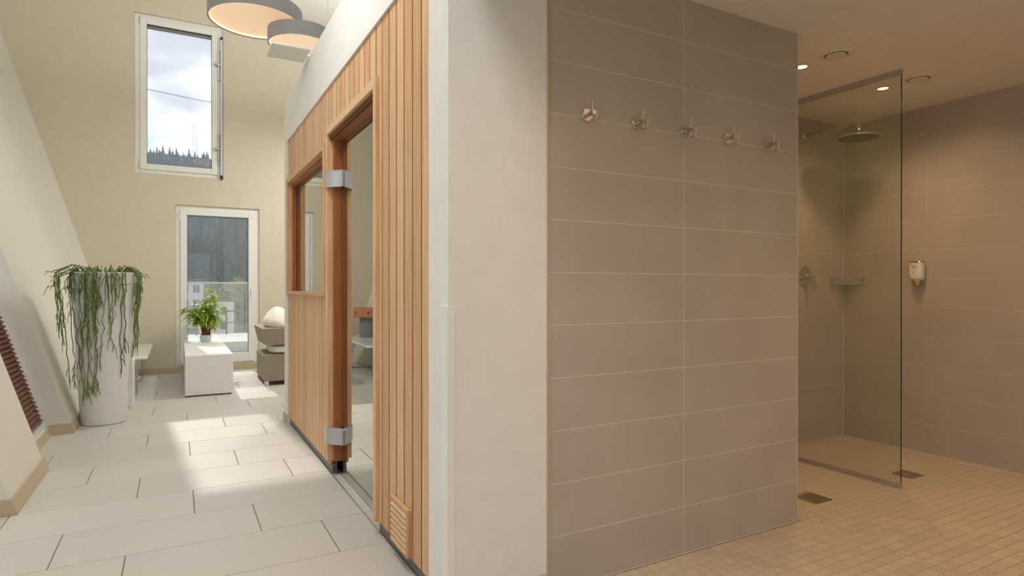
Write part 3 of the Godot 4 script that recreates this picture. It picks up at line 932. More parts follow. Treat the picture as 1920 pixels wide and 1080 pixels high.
func shower() -> void:
	# glass screen from floor to ceiling
	var o := thing("shower_screen", "frameless glass shower screen held by floor and ceiling rails", "shower screen", Vector3(3.61, 0, -1.95))
	box_part(o, "pane", Vector3(-0.004, 0.006, -0.918), Vector3(0.004, CEIL - 0.006, -0.002), M.screen)
	box_part(o, "glass_edge", Vector3(-0.0042, 0.03, -0.0019), Vector3(0.0042, CEIL - 0.03, 0.0005), M.glass_edge)
	box_part(o, "rail", Vector3(-0.010, 0.0, -0.918), Vector3(0.010, 0.022, 0.003), M.alu, 0.0015)
	box_part(o, "rail", Vector3(-0.010, CEIL - 0.03, -0.918), Vector3(0.010, CEIL, 0.003), M.alu, 0.0015)
	# rain shower
	var s := thing("rain_shower", "round chrome rain shower head on a wall arm", "shower head", Vector3(4.045, 2.262, -2.87))
	var turn := Basis(Vector3.RIGHT, PI / 2)
	part(s, "flange", lathe([Vector2(0, 0), Vector2(0.036, 0), Vector2(0.036, 0.006), Vector2(0.031, 0.014), Vector2(0.016, 0.02), Vector2(0, 0.02)], 28), M.chrome, Vector3.ZERO, turn)
	part(s, "arm", tube(rounded_path([Vector3(0, 0, 0.01), Vector3(0, 0, 0.405), Vector3(0, -0.04, 0.405)], 0.03), 0.010, -1.0, 12), M.chrome)
	var joint := part(s, "ball_joint", lathe([Vector2(0, 0.04), Vector2(0.012, 0.04), Vector2(0.014, 0.028), Vector2(0.02, 0.014), Vector2(0.018, 0.0), Vector2(0.011, -0.01), Vector2(0.011, -0.02), Vector2(0.022, -0.026), Vector2(0, -0.026)], 20), M.chrome, Vector3(0, -0.055, 0.405))
	meta(joint, "chrome ball joint")
	var disc := part(s, "spray_disc", lathe([Vector2(0, 0.014), Vector2(0.03, 0.013), Vector2(0.128, 0.004), Vector2(0.131, 0.0), Vector2(0.128, -0.008), Vector2(0.12, -0.010), Vector2(0, -0.010)], 48), M.chrome, Vector3(0, -0.094, 0.405))
	part(disc, "nozzle_face", lathe([Vector2(0.118, -0.0102), Vector2(0.118, -0.012), Vector2(0, -0.012)], 40), M.dark_metal)
	# mixer
	var m := thing("shower_mixer", "round chrome shower mixer with a single lever", "mixer", Vector3(4.051, 1.225, -2.87))
	part(m, "wall_plate", lathe([Vector2(0, 0), Vector2(0.077, 0), Vector2(0.077, 0.004), Vector2(0.073, 0.008), Vector2(0, 0.010)], 40), M.chrome, Vector3.ZERO, turn)
	part(m, "body", lathe([Vector2(0.023, 0.006), Vector2(0.023, 0.024), Vector2(0.021, 0.026), Vector2(0.021, 0.058), Vector2(0.018, 0.062), Vector2(0, 0.062)], 28), M.chrome, Vector3.ZERO, turn)
	var st := new_st()
	var lp := [Vector3(0, 0.012, 0.052), Vector3(0, -0.01, 0.062), Vector3(0, -0.05, 0.075), Vector3(0, -0.088, 0.082)]
	for k in 3:
		var a: Vector3 = lp[k]
		var b: Vector3 = lp[k + 1]
		var wa: float = [0.018, 0.017, 0.014, 0.011][k]
		var wb: float = [0.018, 0.017, 0.014, 0.011][k + 1]
		var t := Vector3(0, 0.001, 0.006)
		quad(st, a + t - Vector3(wa, 0, 0), a + t + Vector3(wa, 0, 0), b + t + Vector3(wb, 0, 0), b + t - Vector3(wb, 0, 0), Vector3.BACK)
		quad(st, a - t - Vector3(wa, 0, 0), a - t + Vector3(wa, 0, 0), b - t + Vector3(wb, 0, 0), b - t - Vector3(wb, 0, 0), Vector3.FORWARD)
		for sx in [-1.0, 1.0]:
			quad(st, a + t + Vector3(wa * sx, 0, 0), a - t + Vector3(wa * sx, 0, 0), b - t + Vector3(wb * sx, 0, 0), b + t + Vector3(wb * sx, 0, 0), Vector3(sx, 0, 0))
		if k == 2: quad(st, b + t - Vector3(wb, 0, 0), b + t + Vector3(wb, 0, 0), b - t + Vector3(wb, 0, 0), b - t - Vector3(wb, 0, 0), Vector3.DOWN)
	part(m, "lever", done(st), M.chrome)
	# corner basket of wire
	var c := thing("soap_basket", "chrome wire soap basket in the shower corner", "soap basket", Vector3(4.515, 1.172, -2.866))
	var A := Vector3(-0.17, 0, 0.004)
	var B := Vector3(-0.004, 0, 0.162)
	var K := Vector3(-0.004, 0, 0.004)
	var mid := (A + B) / 2.0 + Vector3(-0.035, 0, 0.035)
	var front := []
	for k in 11:
		var t := k / 10.0
		front.append(A.lerp(mid, t).lerp(mid.lerp(B, t), t))
	for y in [0.0, 0.044]:
		var ring := []
		for p in front: ring.append(p + Vector3(0, y, 0))
		ring.append(K + Vector3(0, y, 0))
		ring.append(A + Vector3(0, y, 0))
		part(c, "rim_wire", tube(ring, 0.003 if y > 0.01 else 0.0022, -1.0, 8), M.chrome)
	for k in 11:
		part(c, "upright_wire", tube([front[k], front[k] + Vector3(0, 0.044, 0)], 0.0016, -1.0, 6), M.chrome)
	for k in range(1, 10):
		var p: Vector3 = front[k]
		part(c, "floor_wire", tube([p, Vector3(K.x + (p.x - K.x) * 0.15, 0, K.z + (p.z - K.z) * 0.15)], 0.0014, -1.0, 6), M.chrome)
	part(c, "soap_plate", boxes([[Vector3(-0.09, 0.003, 0.004), Vector3(-0.004, 0.005, 0.09)]], 0.0), M.steel)
	# soap dispenser
	var d := thing("soap_dispenser", "white soap dispenser bottle with gold pump on the right tiled wall", "dispenser", Vector3(4.52, 1.143, -2.316))
	box_part(d, "bracket", Vector3(-0.012, 0.05, -0.026), Vector3(0.0, 0.17, 0.026), M.alu_white, 0.003)
	var bt := part(d, "bottle", rounded_column([[0.054, 0.018, 0.016], [0.060, 0.034, 0.026], [0.068, 0.041, 0.030], [0.080, 0.043, 0.031], [0.172, 0.043, 0.031]], 28), M.bottle, Vector3(-0.042, 0, 0))
	part(bt, "cap", rounded_column([[0.172, 0.0425, 0.0305], [0.184, 0.0425, 0.0305], [0.186, 0.040, 0.028]], 28), M.steel)
	part(bt, "collar", lathe([Vector2(0.017, 0.056), Vector2(0.017, 0.046), Vector2(0.012, 0.046)], 20), M.bottle)
	part(d, "pump", lathe([Vector2(0.0, 0.046), Vector2(0.021, 0.046), Vector2(0.023, 0.04), Vector2(0.022, 0.016), Vector2(0.016, 0.010), Vector2(0, 0.010)], 24), M.gold, Vector3(-0.042, 0, 0))
	# print on the front: a red dot, a line and small grey writing
	var pr := Vector3(-0.0745, 0, 0)
	part(bt, "red_mark", lathe([Vector2(0, 0.0008), Vector2(0.0038, 0.0008), Vector2(0.0038, 0)], 14), M.red, Vector3(-0.0305, 0.158, -0.020), Basis(Vector3.BACK, PI / 2))
	var lines := new_st()
	for l in [[0.158, -0.013, 0.010, 0.0012], [0.148, -0.022, 0.008, 0.0018], [0.143, -0.016, -0.004, 0.0025], [0.144, 0.004, 0.013, 0.004], [0.137, -0.012, 0.006, 0.0016], [0.131, -0.010, -0.002, 0.0026], [0.124, 0.002, 0.010, 0.0014], [0.110, -0.012, 0.004, 0.0018], [0.106, -0.009, 0.001, 0.0012]]:
		add_box(lines, Vector3(-0.0318, l[0] - l[3] / 2, l[1]), Vector3(-0.026, l[0] + l[3] / 2, l[2]), 0.0)
	part(bt, "label_print", done(lines), M.print)
	# floor drains
	for dd in [[Vector3(3.04, 0, -2.095), 0.062, "square steel floor drain near the corner of the hook wall"], [Vector3(3.925, 0, -2.08), 0.066, "square steel floor drain beside the free edge of the glass screen"]]:
		var r: float = dd[1]
		var f := thing("floor_drain", dd[2], "floor drain", dd[0], "square floor drains")
		part(f, "frame", boxes([
			[Vector3(-r, -0.01, -r), Vector3(r, 0.002, -r * 0.62)], [Vector3(-r, -0.01, r * 0.62), Vector3(r, 0.002, r)],
			[Vector3(-r, -0.01, -r * 0.62), Vector3(-r * 0.62, 0.002, r * 0.62)], [Vector3(r * 0.62, -0.01, -r * 0.62), Vector3(r, 0.002, r * 0.62)]], 0.0), M.steel)
		part(f, "drain_hole", box(Vector3(r * 1.24, 0.004, r * 1.24)), M.black, Vector3(0, -0.006, 0))
		for k in 5:
			var t := lerpf(-0.46, 0.46, k / 4.0) * r
			part(f, "bar", boxes([[Vector3(t - 0.0035, -0.004, -r * 0.62), Vector3(t + 0.0035, 0.0015, r * 0.62)]], 0.0008), M.chrome)
		for k in 2:
			var t := lerpf(-0.2, 0.2, k / 1.0) * r
			part(f, "cross_bar", boxes([[Vector3(-r * 0.62, -0.004, t - 0.003), Vector3(r * 0.62, 0.001, t + 0.003)]], 0.0008), M.chrome)

# an oval column: rings of [y, half width along z, half depth along x]
func rounded_column(rings: Array, segs: int) -> ArrayMesh:
	var st := new_st()
	st.set_smooth_group(1)
	var pts := []
	for r in rings:
		var ring := []
		for k in segs:
			var a := TAU * k / segs
			var c := cos(a)
			var s := sin(a)
			ring.append(Vector3(r[2] * signf(c) * pow(absf(c), 0.6), r[0], r[1] * signf(s) * pow(absf(s), 0.6)))
		pts.append(ring)
	for i in rings.size() - 1:
		for k in segs:
			var l := (k + 1) % segs
			var m: Vector3 = pts[i][k]
			quad(st, pts[i][k], pts[i][l], pts[i + 1][l], pts[i + 1][k], Vector3(m.x, 0, m.z))
	st.set_smooth_group(-1)
	for k in range(1, segs - 1):
		tri(st, pts[0][0], pts[0][k], pts[0][k + 1], Vector3.DOWN)
		tri(st, pts[-1][0], pts[-1][k], pts[-1][k + 1], Vector3.UP)
	return done(st)

func ceiling_fittings() -> void:
	var warm := srgb(255, 212, 160)
	var spots := [
		[Vector3(3.075, CEIL, -2.20), "lit downlight in the shower ceiling beside the corner of the hook wall", 0.6],
		[Vector3(3.853, CEIL, -2.193), "lit downlight in the shower ceiling seen through the glass screen", 0.6],
		[Vector3(0.98, CEIL, -0.95), "lit downlight in the ceiling before the white wall", 0.4],
		[Vector3(2.2, CEIL, -0.6), "lit downlight added out of view in the ceiling before the hooks", 0.7],  # added unseen lamp, brightens the tiled wall
		[Vector3(3.7, CEIL, -0.6), "lit downlight added out of view in the ceiling before the right tiled wall", 0.6],  # added unseen lamp, brightens the shower side
		[Vector3(2.2, CEIL, 1.2), "lit downlight in the hall ceiling behind the camera, nearer the middle", 0.5],  # added behind the camera as fill light
		[Vector3(3.7, CEIL, 1.2), "lit downlight in the hall ceiling behind the camera, by the right wall", 0.5]]  # extra fill light behind the camera, by the wall
	for s in spots:
		var o := thing("downlight", s[1], "downlight", s[0], "ceiling downlights")
		part(o, "ring", lathe([Vector2(0.030, -0.0005), Vector2(0.041, -0.0005), Vector2(0.041, -0.003), Vector2(0.032, -0.005), Vector2(0.030, -0.002)], 28), M.downlight_ring)
		part(o, "lamp_glass", lathe([Vector2(0, -0.006), Vector2(0.029, -0.004), Vector2(0.029, -0.0005), Vector2(0, -0.0005)], 24), M.downlight)
		var l := SpotLight3D.new()
		l.name = "light"
		l.light_energy = s[2]
		l.light_color = warm
		l.light_size = 0.035
		l.spot_range = 15.0
		l.spot_attenuation = 2.0
		l.spot_angle = 80.0
		l.spot_angle_attenuation = 1.0
		l.shadow_enabled = true
		o.add_child(l)
		l.position = Vector3(0, -0.045, 0)
		l.rotation.x = -PI / 2
	for v in [[Vector3(3.068, CEIL, -1.99), "round ceiling vent beside the downlight at the hook wall corner"], [Vector3(3.85, CEIL, -1.984), "round ceiling vent beyond the free edge of the glass screen"]]:
		var o := thing("ceiling_vent", v[1], "vent", v[0], "round ceiling vents")
		part(o, "rim", lathe([Vector2(0.056, 0.0), Vector2(0.084, 0.0), Vector2(0.084, -0.003), Vector2(0.072, -0.010), Vector2(0.060, -0.010), Vector2(0.056, -0.002)], 40), M.downlight_ring)
		part(o, "throat", lathe([Vector2(0, -0.001), Vector2(0.057, -0.001)], 30), M.gasket)
		part(o, "disc", lathe([Vector2(0, -0.016), Vector2(0.046, -0.014), Vector2(0.050, -0.010), Vector2(0.046, -0.006), Vector2(0, -0.006)], 36), M.downlight_ring)

# ---------------------------------------------------------------- lamps

func pendant(label: String, at: Vector3, r: float, upwards: float, downwards: float, cables: Array) -> void:
	var h := 0.122
	var o := thing("pendant_lamp", label, "lamp", at, "round pendant lamps")
	part(o, "ring", lathe([Vector2(r - 0.014, 0.03), Vector2(r - 0.012, 0.0), Vector2(r, 0.0), Vector2(r, h), Vector2(0, h)], 72), M.lamp_ring)
	part(o, "diffuser", lathe([Vector2(r - 0.013, 0.022), Vector2(r * 0.75, 0.046), Vector2(r * 0.4, 0.062), Vector2(0, 0.068)], 64), M.lamp_dish)
	part(o, "light_strip", lathe([Vector2(r - 0.0175, 0.008), Vector2(r - 0.0185, 0.022)], 64), M.lamp_strip)
	for a in cables:
		var p := Vector3(cos(a) * r * 0.86, h, sin(a) * r * 0.86)
		var top := 5.116 - 0.164 * (at.x + p.x - 1.596) - at.y
		part(o, "cable", tube([p, Vector3(p.x, top, p.z)], 0.0014, -1.0, 6), M.alu)
		part(o, "cable_grip", lathe([Vector2(0, 0.028), Vector2(0.004, 0.026), Vector2(0.006, 0.0), Vector2(0, 0)], 10), M.alu, p)
	if upwards > 0.0: area_light(o, Vector3(0, h + 0.012, 0), r * 1.3, upwards, srgb(250, 250, 250), PI / 2)
	if downwards > 0.0: area_light(o, Vector3(0, -0.012, 0), r * 1.3, downwards, srgb(250, 250, 250), -PI / 2)

# ---------------------------------------------------------------- furniture and plants

func planter() -> void:
	var o := thing("hanging_cactus", "trailing mistletoe cactus in a tall white gloss planter", "potted plant", Vector3(-0.545, 0, -6.19))
	part(o, "planter", lathe([Vector2(0.150, 0.0), Vector2(0.160, 0.004), Vector2(0.166, 0.016), Vector2(0.236, 1.262), Vector2(0.240, 1.268), Vector2(0.236, 1.272), Vector2(0.224, 1.272), Vector2(0.220, 1.262), Vector2(0.216, 1.20)], 72), M.white_gloss)
	part(o, "soil", lathe([Vector2(0, 1.225), Vector2(0.217, 1.215), Vector2(0.2165, 1.20)], 36), M.soil)
	rng.seed = 77
	for i in 90:
		# clumps towards the room's side as in the picture
		var a := rng.randf() * TAU
		var clump: float = [2.75, 2.15, 1.75, 1.2, 0.25, 2.5, 1.95, 0.05][i % 8]
		if i % 6 != 5: a = clump + rng.randfn(0.0, 0.09)
		var dir := Vector3(cos(a), 0, sin(a))
		var p := dir * rng.randf_range(0.08, 0.19) + Vector3(rng.randf_range(-0.02, 0.02), 1.225, rng.randf_range(-0.02, 0.02))
		var drop := (0.14 + 0.72 * pow(rng.randf(), 1.3)) * (1.0 if i % 3 else 0.6)
		if absf(clump - 1.95) < 0.25: drop *= 1.2
		if i % 9 == 0: drop = rng.randf_range(-0.05, 0.08)
		var st := new_st()
		var pts := [p]
		var out := 0.243 - Vector2(p.x, p.z).length() + rng.randf_range(0.004, 0.045)
		if i % 8 == 0: out += 0.06
		var top := rng.randf_range(0.05, 0.11)
		var q := p + dir * out * 0.45 + Vector3(0, top, 0)
		var e := p + dir * out + Vector3(0, top - 0.05, 0)
		pts.append(p.lerp(q, 0.5) + Vector3(0, 0.015, 0))
		pts.append(q)
		pts.append(e)
		var side := Vector3(-dir.z, 0, dir.x)
		var sway := rng.randf_range(-0.05, 0.05)
		var n := maxi(2, int(drop / 0.06))
		var last: Vector3 = e
		if drop > 0.0:
			for k in range(1, n + 1):
				var t := float(k) / n
				last = e + Vector3(0, -drop * t, 0) + side * (sway * t + rng.randf_range(-0.014, 0.014)) + dir * (rng.randf_range(-0.003, 0.012) - 0.05 * t * drop / 0.6)
				# stay outside the planter's cone
				var rr := 0.170 + 0.0557 * maxf(0.0, last.y) + 0.004
				var flat := Vector2(last.x, last.z)
				if flat.length() < rr: flat = flat.normalized() * rr
				last = Vector3(flat.x, last.y, flat.y)
				pts.append(last)
		add_tube(st, pts, 0.0042, 0.0034, 5)
		# forked tips
		if drop > 0.12:
			for f in 2 + i % 2:
				var w := pts[pts.size() - 2 - f] as Vector3
				var l := rng.randf_range(0.05, 0.13)
				var s := side * rng.randf_range(-0.05, 0.05)
				add_tube(st, [w, w + s * 0.6 + dir * 0.008 + Vector3(0, -l * 0.35, 0), w + s + dir * 0.006 + Vector3(0, -l, 0)], 0.0037, 0.0022, 5)
		elif drop <= 0.12:
			var w := pts[pts.size() - 1] as Vector3
			for f in 2:
				var s := side * rng.randf_range(-0.06, 0.06)
				add_tube(st, [w, w + s * 0.5 + dir * 0.03 + Vector3(0, 0.004, 0), w + s + dir * 0.055 + Vector3(0, rng.randf_range(-0.07, 0.03), 0)], 0.0036, 0.002, 5)
		part(o, "stem", done(st), M.stems[rng.randi() % 4])

func leaf_mesh(l: float, w: float, droop: float) -> ArrayMesh:
	var st := new_st()
	st.set_smooth_group(1)
	var n := 6
	var rows := []
	for k in n + 1:
		var t := float(k) / n
		var ww := w * sin(PI * pow(t, 0.7)) * 0.5
		var y := -droop * t * t * l
		var x := l * t * (1.0 - 0.25 * droop * t)
		rows.append([Vector3(x, y + ww * 0.35, -ww), Vector3(x, y, 0), Vector3(x, y + ww * 0.35, ww)])
	for k in n:
		for s in 2:
			quad(st, rows[k][s], rows[k][s + 1], rows[k + 1][s + 1], rows[k + 1][s], Vector3.UP)
	return done(st)

func table_plant() -> void:
	var o := thing("leafy_pot_plant", "bushy green-leaved cane plant in a small pale pot", "potted plant", Vector3(0.33, 0.4305, -8.95))
	part(o, "pot", lathe([Vector2(0, 0), Vector2(0.058, 0), Vector2(0.062, 0.004), Vector2(0.070, 0.086), Vector2(0.066, 0.088), Vector2(0.063, 0.074), Vector2(0, 0.072)], 36), M.pot)
	rng.seed = 5
	var leaves := []
	for k in 5: leaves.append(leaf_mesh([0.17, 0.20, 0.15, 0.22, 0.18][k], [0.040, 0.044, 0.036, 0.042, 0.048][k], [0.5, 0.8, 0.3, 1.0, 0.6][k]))
	for i in 13:
		var a := TAU * i / 13.0 + rng.randf() * 0.3
		var foot := Vector3(cos(a), 0, sin(a)) * rng.randf_range(0.012, 0.05) + Vector3(0, 0.07, 0)
		var lean_ := Vector3(cos(a), 0, sin(a)) * rng.randf_range(0.02, 0.20)
		var h := rng.randf_range(0.28, 0.46)
		if i == 2: h = 0.60
		if i == 2: lean_ = Vector3(0.07, 0, 0.02)
		if i == 5: lean_ = Vector3(-0.17, 0, 0.06)
		var pts := []
		for k in 6:
			var t := k / 5.0
			pts.append(foot + Vector3(0, h * t, 0) + lean_ * t * t)
		part(o, "cane", tube([pts[0], pts[1], pts[1].lerp(pts[2], 0.6)], 0.012, 0.008, 8), M.cane)
		part(o, "stalk", tube([pts[1].lerp(pts[2], 0.5), pts[3], pts[4], pts[5]], 0.0055, 0.003, 6), M.stems[0])
		for k in 20:
			var t := lerpf(0.44, 1.0, k / 19.0)
			var idx := mini(4, int(t * 5.0))
			var p: Vector3 = pts[idx].lerp(pts[idx + 1], t * 5.0 - idx)
			var yaw := k * 2.4 + rng.randf() * 0.7
			var b := Basis(Vector3.UP, yaw) * Basis(Vector3.BACK, rng.randf_range(-0.1, 0.85)) * Basis(Vector3.RIGHT, rng.randf_range(-0.4, 0.4))
			part(o, "leaf", leaves[rng.randi() % 5], M.leaves[rng.randi() % 4], p, b.scaled(Vector3.ONE * rng.randf_range(0.75, 1.1)))

func furniture() -> void:
	# long white box table
	var t := thing("low_table", "long low white box table before the terrace door", "table", Vector3(0.30, 0, -8.15))
	part(t, "body", boxes([[Vector3(-0.228, 0.012, -0.975), Vector3(0.228, 0.43, 0.985)]], 0.004), M.white_satin)
	for x in [-0.2, 0.2]:
		for z in [-0.93, 0.95]:
			part(t, "glider", lathe([Vector2(0, 0), Vector2(0.014, 0), Vector2(0.014, 0.013), Vector2(0, 0.013)], 14), M.dark_metal, Vector3(x, 0, z))
	# bench with chrome sled legs
	var b := thing("white_bench", "white bench with bent chrome legs behind the tall planter", "bench", Vector3(-0.53, 0, -8.1))
	part(b, "seat", boxes([[Vector3(-0.25, 0.40, -0.86), Vector3(0.262, 0.43, 0.80)]], 0.008), M.white_gloss)
	for z in [-0.54, 0.67]:
		part(b, "leg", tube(rounded_path([Vector3(-0.2, 0.40, z), Vector3(-0.2, 0.009, z), Vector3(0.16, 0.009, z), Vector3(0.16, 0.40, z)], 0.045), 0.009, -1.0, 12), M.chrome)
	# small white cube between planter and bench
	var s := thing("side_table", "small white side table half hidden behind the tall planter", "side table", Vector3(-0.56, 0, -6.98))
	part(s, "panels", boxes([[Vector3(-0.19, 0.0, -0.17), Vector3(-0.15, 0.42, 0.17)], [Vector3(0.15, 0.0, -0.17), Vector3(0.19, 0.42, 0.17)], [Vector3(-0.19, 0.42, -0.17), Vector3(0.19, 0.45, 0.17)]], 0.003), M.white_satin)
	# jar with a wooden bowl on the bench
	var j := thing("grey_jar", "blue-grey jar on the white bench, seen mirrored in the sauna door", "jar", Vector3(-0.64, 0.43, -8.66))
	part(j, "body", lathe([Vector2(0, 0), Vector2(0.10, 0), Vector2(0.105, 0.008), Vector2(0.108, 0.27), Vector2(0.104, 0.283), Vector2(0, 0.283)], 36), M.jar)
	var w := thing("wooden_bowl", "reddish wooden bowl on top of the blue-grey jar", "bowl", Vector3(-0.64, 0.713, -8.66))
	part(w, "shell", lathe([Vector2(0, 0), Vector2(0.175, 0), Vector2(0.19, 0.014), Vector2(0.195, 0.10), Vector2(0.188, 0.135), Vector2(0.172, 0.135), Vector2(0.168, 0.03), Vector2(0, 0.03)], 44), M.bowl)
	for k in 6:
		var a := TAU * k / 6.0 + 0.35
		part(w, "plug", lathe([Vector2(0, 0.004), Vector2(0.012, 0.003), Vector2(0.014, 0.0)], 14), M.black, Vector3(cos(a) * 0.193, 0.07, sin(a) * 0.193), Basis(Vector3.UP, -a) * Basis(Vector3.FORWARD, PI / 2))
	# wicker armchair, seen from its arm side
	var c := thing("wicker_armchair", "grey-brown wicker armchair half hidden by the sauna corner", "armchair", Vector3(1.3, 0, -7.95))
	part(c, "seat_base", boxes([[Vector3(-0.415, 0.045, -0.38), Vector3(0.45, 0.36, 0.40)]], 0.014), M.wicker)
	var st := new_st()
	taper(st, Vector3(-0.435, 0.665, -0.48), Vector3(0.45, 0.665, 0.42), Vector3(-0.395, 0.47, -0.40), Vector3(0.45, 0.47, 0.40))
	part(c, "arm", done(st), M.wicker)
	part(c, "back", boxes([[Vector3(0.36, 0.36, -0.38), Vector3(0.46, 0.95, 0.40)]], 0.014), M.wicker)
	for x in [-0.385, 0.42]:
		for z in [-0.35, 0.37]:
			part(c, "foot", box(Vector3(0.045, 0.05, 0.045), 0.004), M.alu_white, Vector3(x, 0.025, z))
	var cu := thing("seat_cushion", "folded cream towel cushion on the seat of the wicker armchair", "cushion", Vector3(1.27, 0.36, -7.93))
	part(cu, "cloth", cushion(Vector3(0.30, 0.052, 0.36), 0.35, 3), M.linen)
	var pl := thing("pillow", "plump cream pillow lying on top of the wicker arm", "pillow", Vector3(1.13, 0.667, -7.92))
	part(pl, "cloth", pillow_mesh(), M.linen)

func taper(st: SurfaceTool, tl: Vector3, th: Vector3, bl: Vector3, bh: Vector3) -> void:
	var T := [tl, Vector3(th.x, tl.y, tl.z), th, Vector3(tl.x, tl.y, th.z)]
	var B := [bl, Vector3(bh.x, bl.y, bl.z), bh, Vector3(bl.x, bl.y, bh.z)]
	var c := (tl + bh) / 2.0
	quad(st, T[0], T[1], T[2], T[3], Vector3.UP)
	quad(st, B[0], B[1], B[2], B[3], Vector3.DOWN)
	for i in 4:
		var j := (i + 1) % 4
		quad(st, T[i], T[j], B[j], B[i], (T[i] + T[j]) / 2.0 - c)

# soft block resting on y = 0: super-ellipsoid with a little crumple
func cushion(half: Vector3, power: float, seed_: int) -> ArrayMesh:
	var n := FastNoiseLite.new()
	n.seed = seed_
	n.frequency = 4.0
	var st := new_st()
	st.set_smooth_group(1)
	var rows := 18
	var segs := 36
	var P := []
	for i in rows + 1:
		var v := -PI / 2 + PI * i / rows
		var row := []
		for k in segs:
			var a := TAU * k / segs
			var f := func(x: float) -> float: return signf(x) * pow(absf(x), power)
			var p := Vector3(f.call(cos(v)) * f.call(cos(a)) * half.x, f.call(sin(v)) * half.y, f.call(cos(v)) * f.call(sin(a)) * half.z)
			p *= 1.0 + 0.10 * n.get_noise_3dv(p)
			p.y = maxf(p.y + half.y, 0.0)
			row.append(p)
		P.append(row)
	for i in rows:
		for k in segs:
			var l := (k + 1) % segs
			quad(st, P[i][k], P[i][l], P[i + 1][l], P[i + 1][k], (P[i][k] + P[i + 1][l]) / 2.0 - Vector3(0, half.y, 0))
	return done(st)

# a pillow slumped on its edge, with one corner standing up
func pillow_mesh() -> ArrayMesh:
	var n := FastNoiseLite.new()
	n.seed = 9
	n.frequency = 3.5
	var st := new_st()
	st.set_smooth_group(1)
	var rows := 22
	var segs := 40
	var P := []
	for i in rows + 1:
		var t := float(i) / rows
		var y := 0.245 * t
		var w := 0.225 * pow(maxf(0.0, 1.0 - pow(t, 1.5)), 0.62) * (0.86 + 0.5 * t * (1.0 - t))
		var row := []
		for k in segs:
			var a := TAU * k / segs
			var c := cos(a)
			var s := sin(a)
			var p := Vector3(signf(c) * pow(absf(c), 0.8) * w - 0.055 * t, y, signf(s) * pow(absf(s), 0.8) * w * 1.2)
			p += Vector3(c, 0, s) * 0.03 * n.get_noise_3d(p.x, p.y * 2.0, p.z) * (1.0 - t)
			row.append(p)
		P.append(row)
	for i in rows:
		for k in segs:
			var l := (k + 1) % segs
			quad(st, P[i][k], P[i][l], P[i + 1][l], P[i + 1][k], (P[i][k] + P[i + 1][l]) / 2.0 - Vector3(-0.05 * i / rows, 0.08, 0))
	for k in range(1, segs - 1):
		tri(st, P[0][0], P[0][k], P[0][k + 1], Vector3.DOWN)
	return done(st)

# ---------------------------------------------------------------- outdoors

func hill_y(x: float, z: float) -> float:
	var d := -z
	var base := -7.0
	var f := clampf((d - 150.0) / 330.0, 0.0, 1.0)
	var ridge := 99.0 - 0.13 * x + 3.0 * sin(x * 0.021 + 1.0) + 1.6 * sin(x * 0.07)
	return base + ridge * (f * f * (1.6 - 0.6 * f)) * (1.0 if d < 480.0 else maxf(0.4, 1.0 - (d - 480.0) / 600.0))

func conifer_mesh(seed_: int) -> ArrayMesh:
	var r := RandomNumberGenerator.new()
	r.seed = seed_
	var st := new_st()
	st.set_smooth_group(-1)
	# five ragged tiers of branches, each tier a cone with a jagged hem
	var segs := 11
	for t in 6:
		var y0 := 0.10 + 0.145 * t
		var y1 := y0 + 0.26 - 0.012 * t
		var rad := 0.20 * (1.0 - t / 6.6)
		var hem := []
		for k in segs:
			var a := TAU * (k + r.randf() * 0.5) / segs
			var q := rad * r.randf_range(0.65, 1.15)
			hem.append(Vector3(cos(a) * q, y0 + r.randf_range(-0.03, 0.02), sin(a) * q))
		for k in segs:
			tri(st, Vector3(0, minf(y1, 1.0), 0), hem[k], hem[(k + 1) % segs], hem[k] + Vector3(0, 0.1, 0))
	return done(st)

func crown_mesh(seed_: int) -> ArrayMesh:
	var n := FastNoiseLite.new()
	n.seed = seed_
	n.frequency = 3.0
	var st := new_st()
	st.set_smooth_group(-1)
	var rows := 12
	var segs := 18
	var P := []
	for i in rows + 1:
		var v := -PI / 2 + PI * i / rows
		var row := []
		for k in segs:
			var a := TAU * k / segs
			var p := Vector3(cos(v) * cos(a) * 0.33, 0.62 + sin(v) * 0.38, cos(v) * sin(a) * 0.33)
			var f := 1.0 + 0.55 * n.get_noise_3dv(p * 3.0)
			row.append(Vector3(p.x * f, 0.62 + (p.y - 0.62) * f, p.z * f))
		P.append(row)
	for i in rows:
		for k in segs:
			var l := (k + 1) % segs
			quad(st, P[i][k], P[i][l], P[i + 1][l], P[i + 1][k], (P[i][k] + P[i + 1][l]) / 2.0 - Vector3(0, 0.62, 0))
	return done(st)

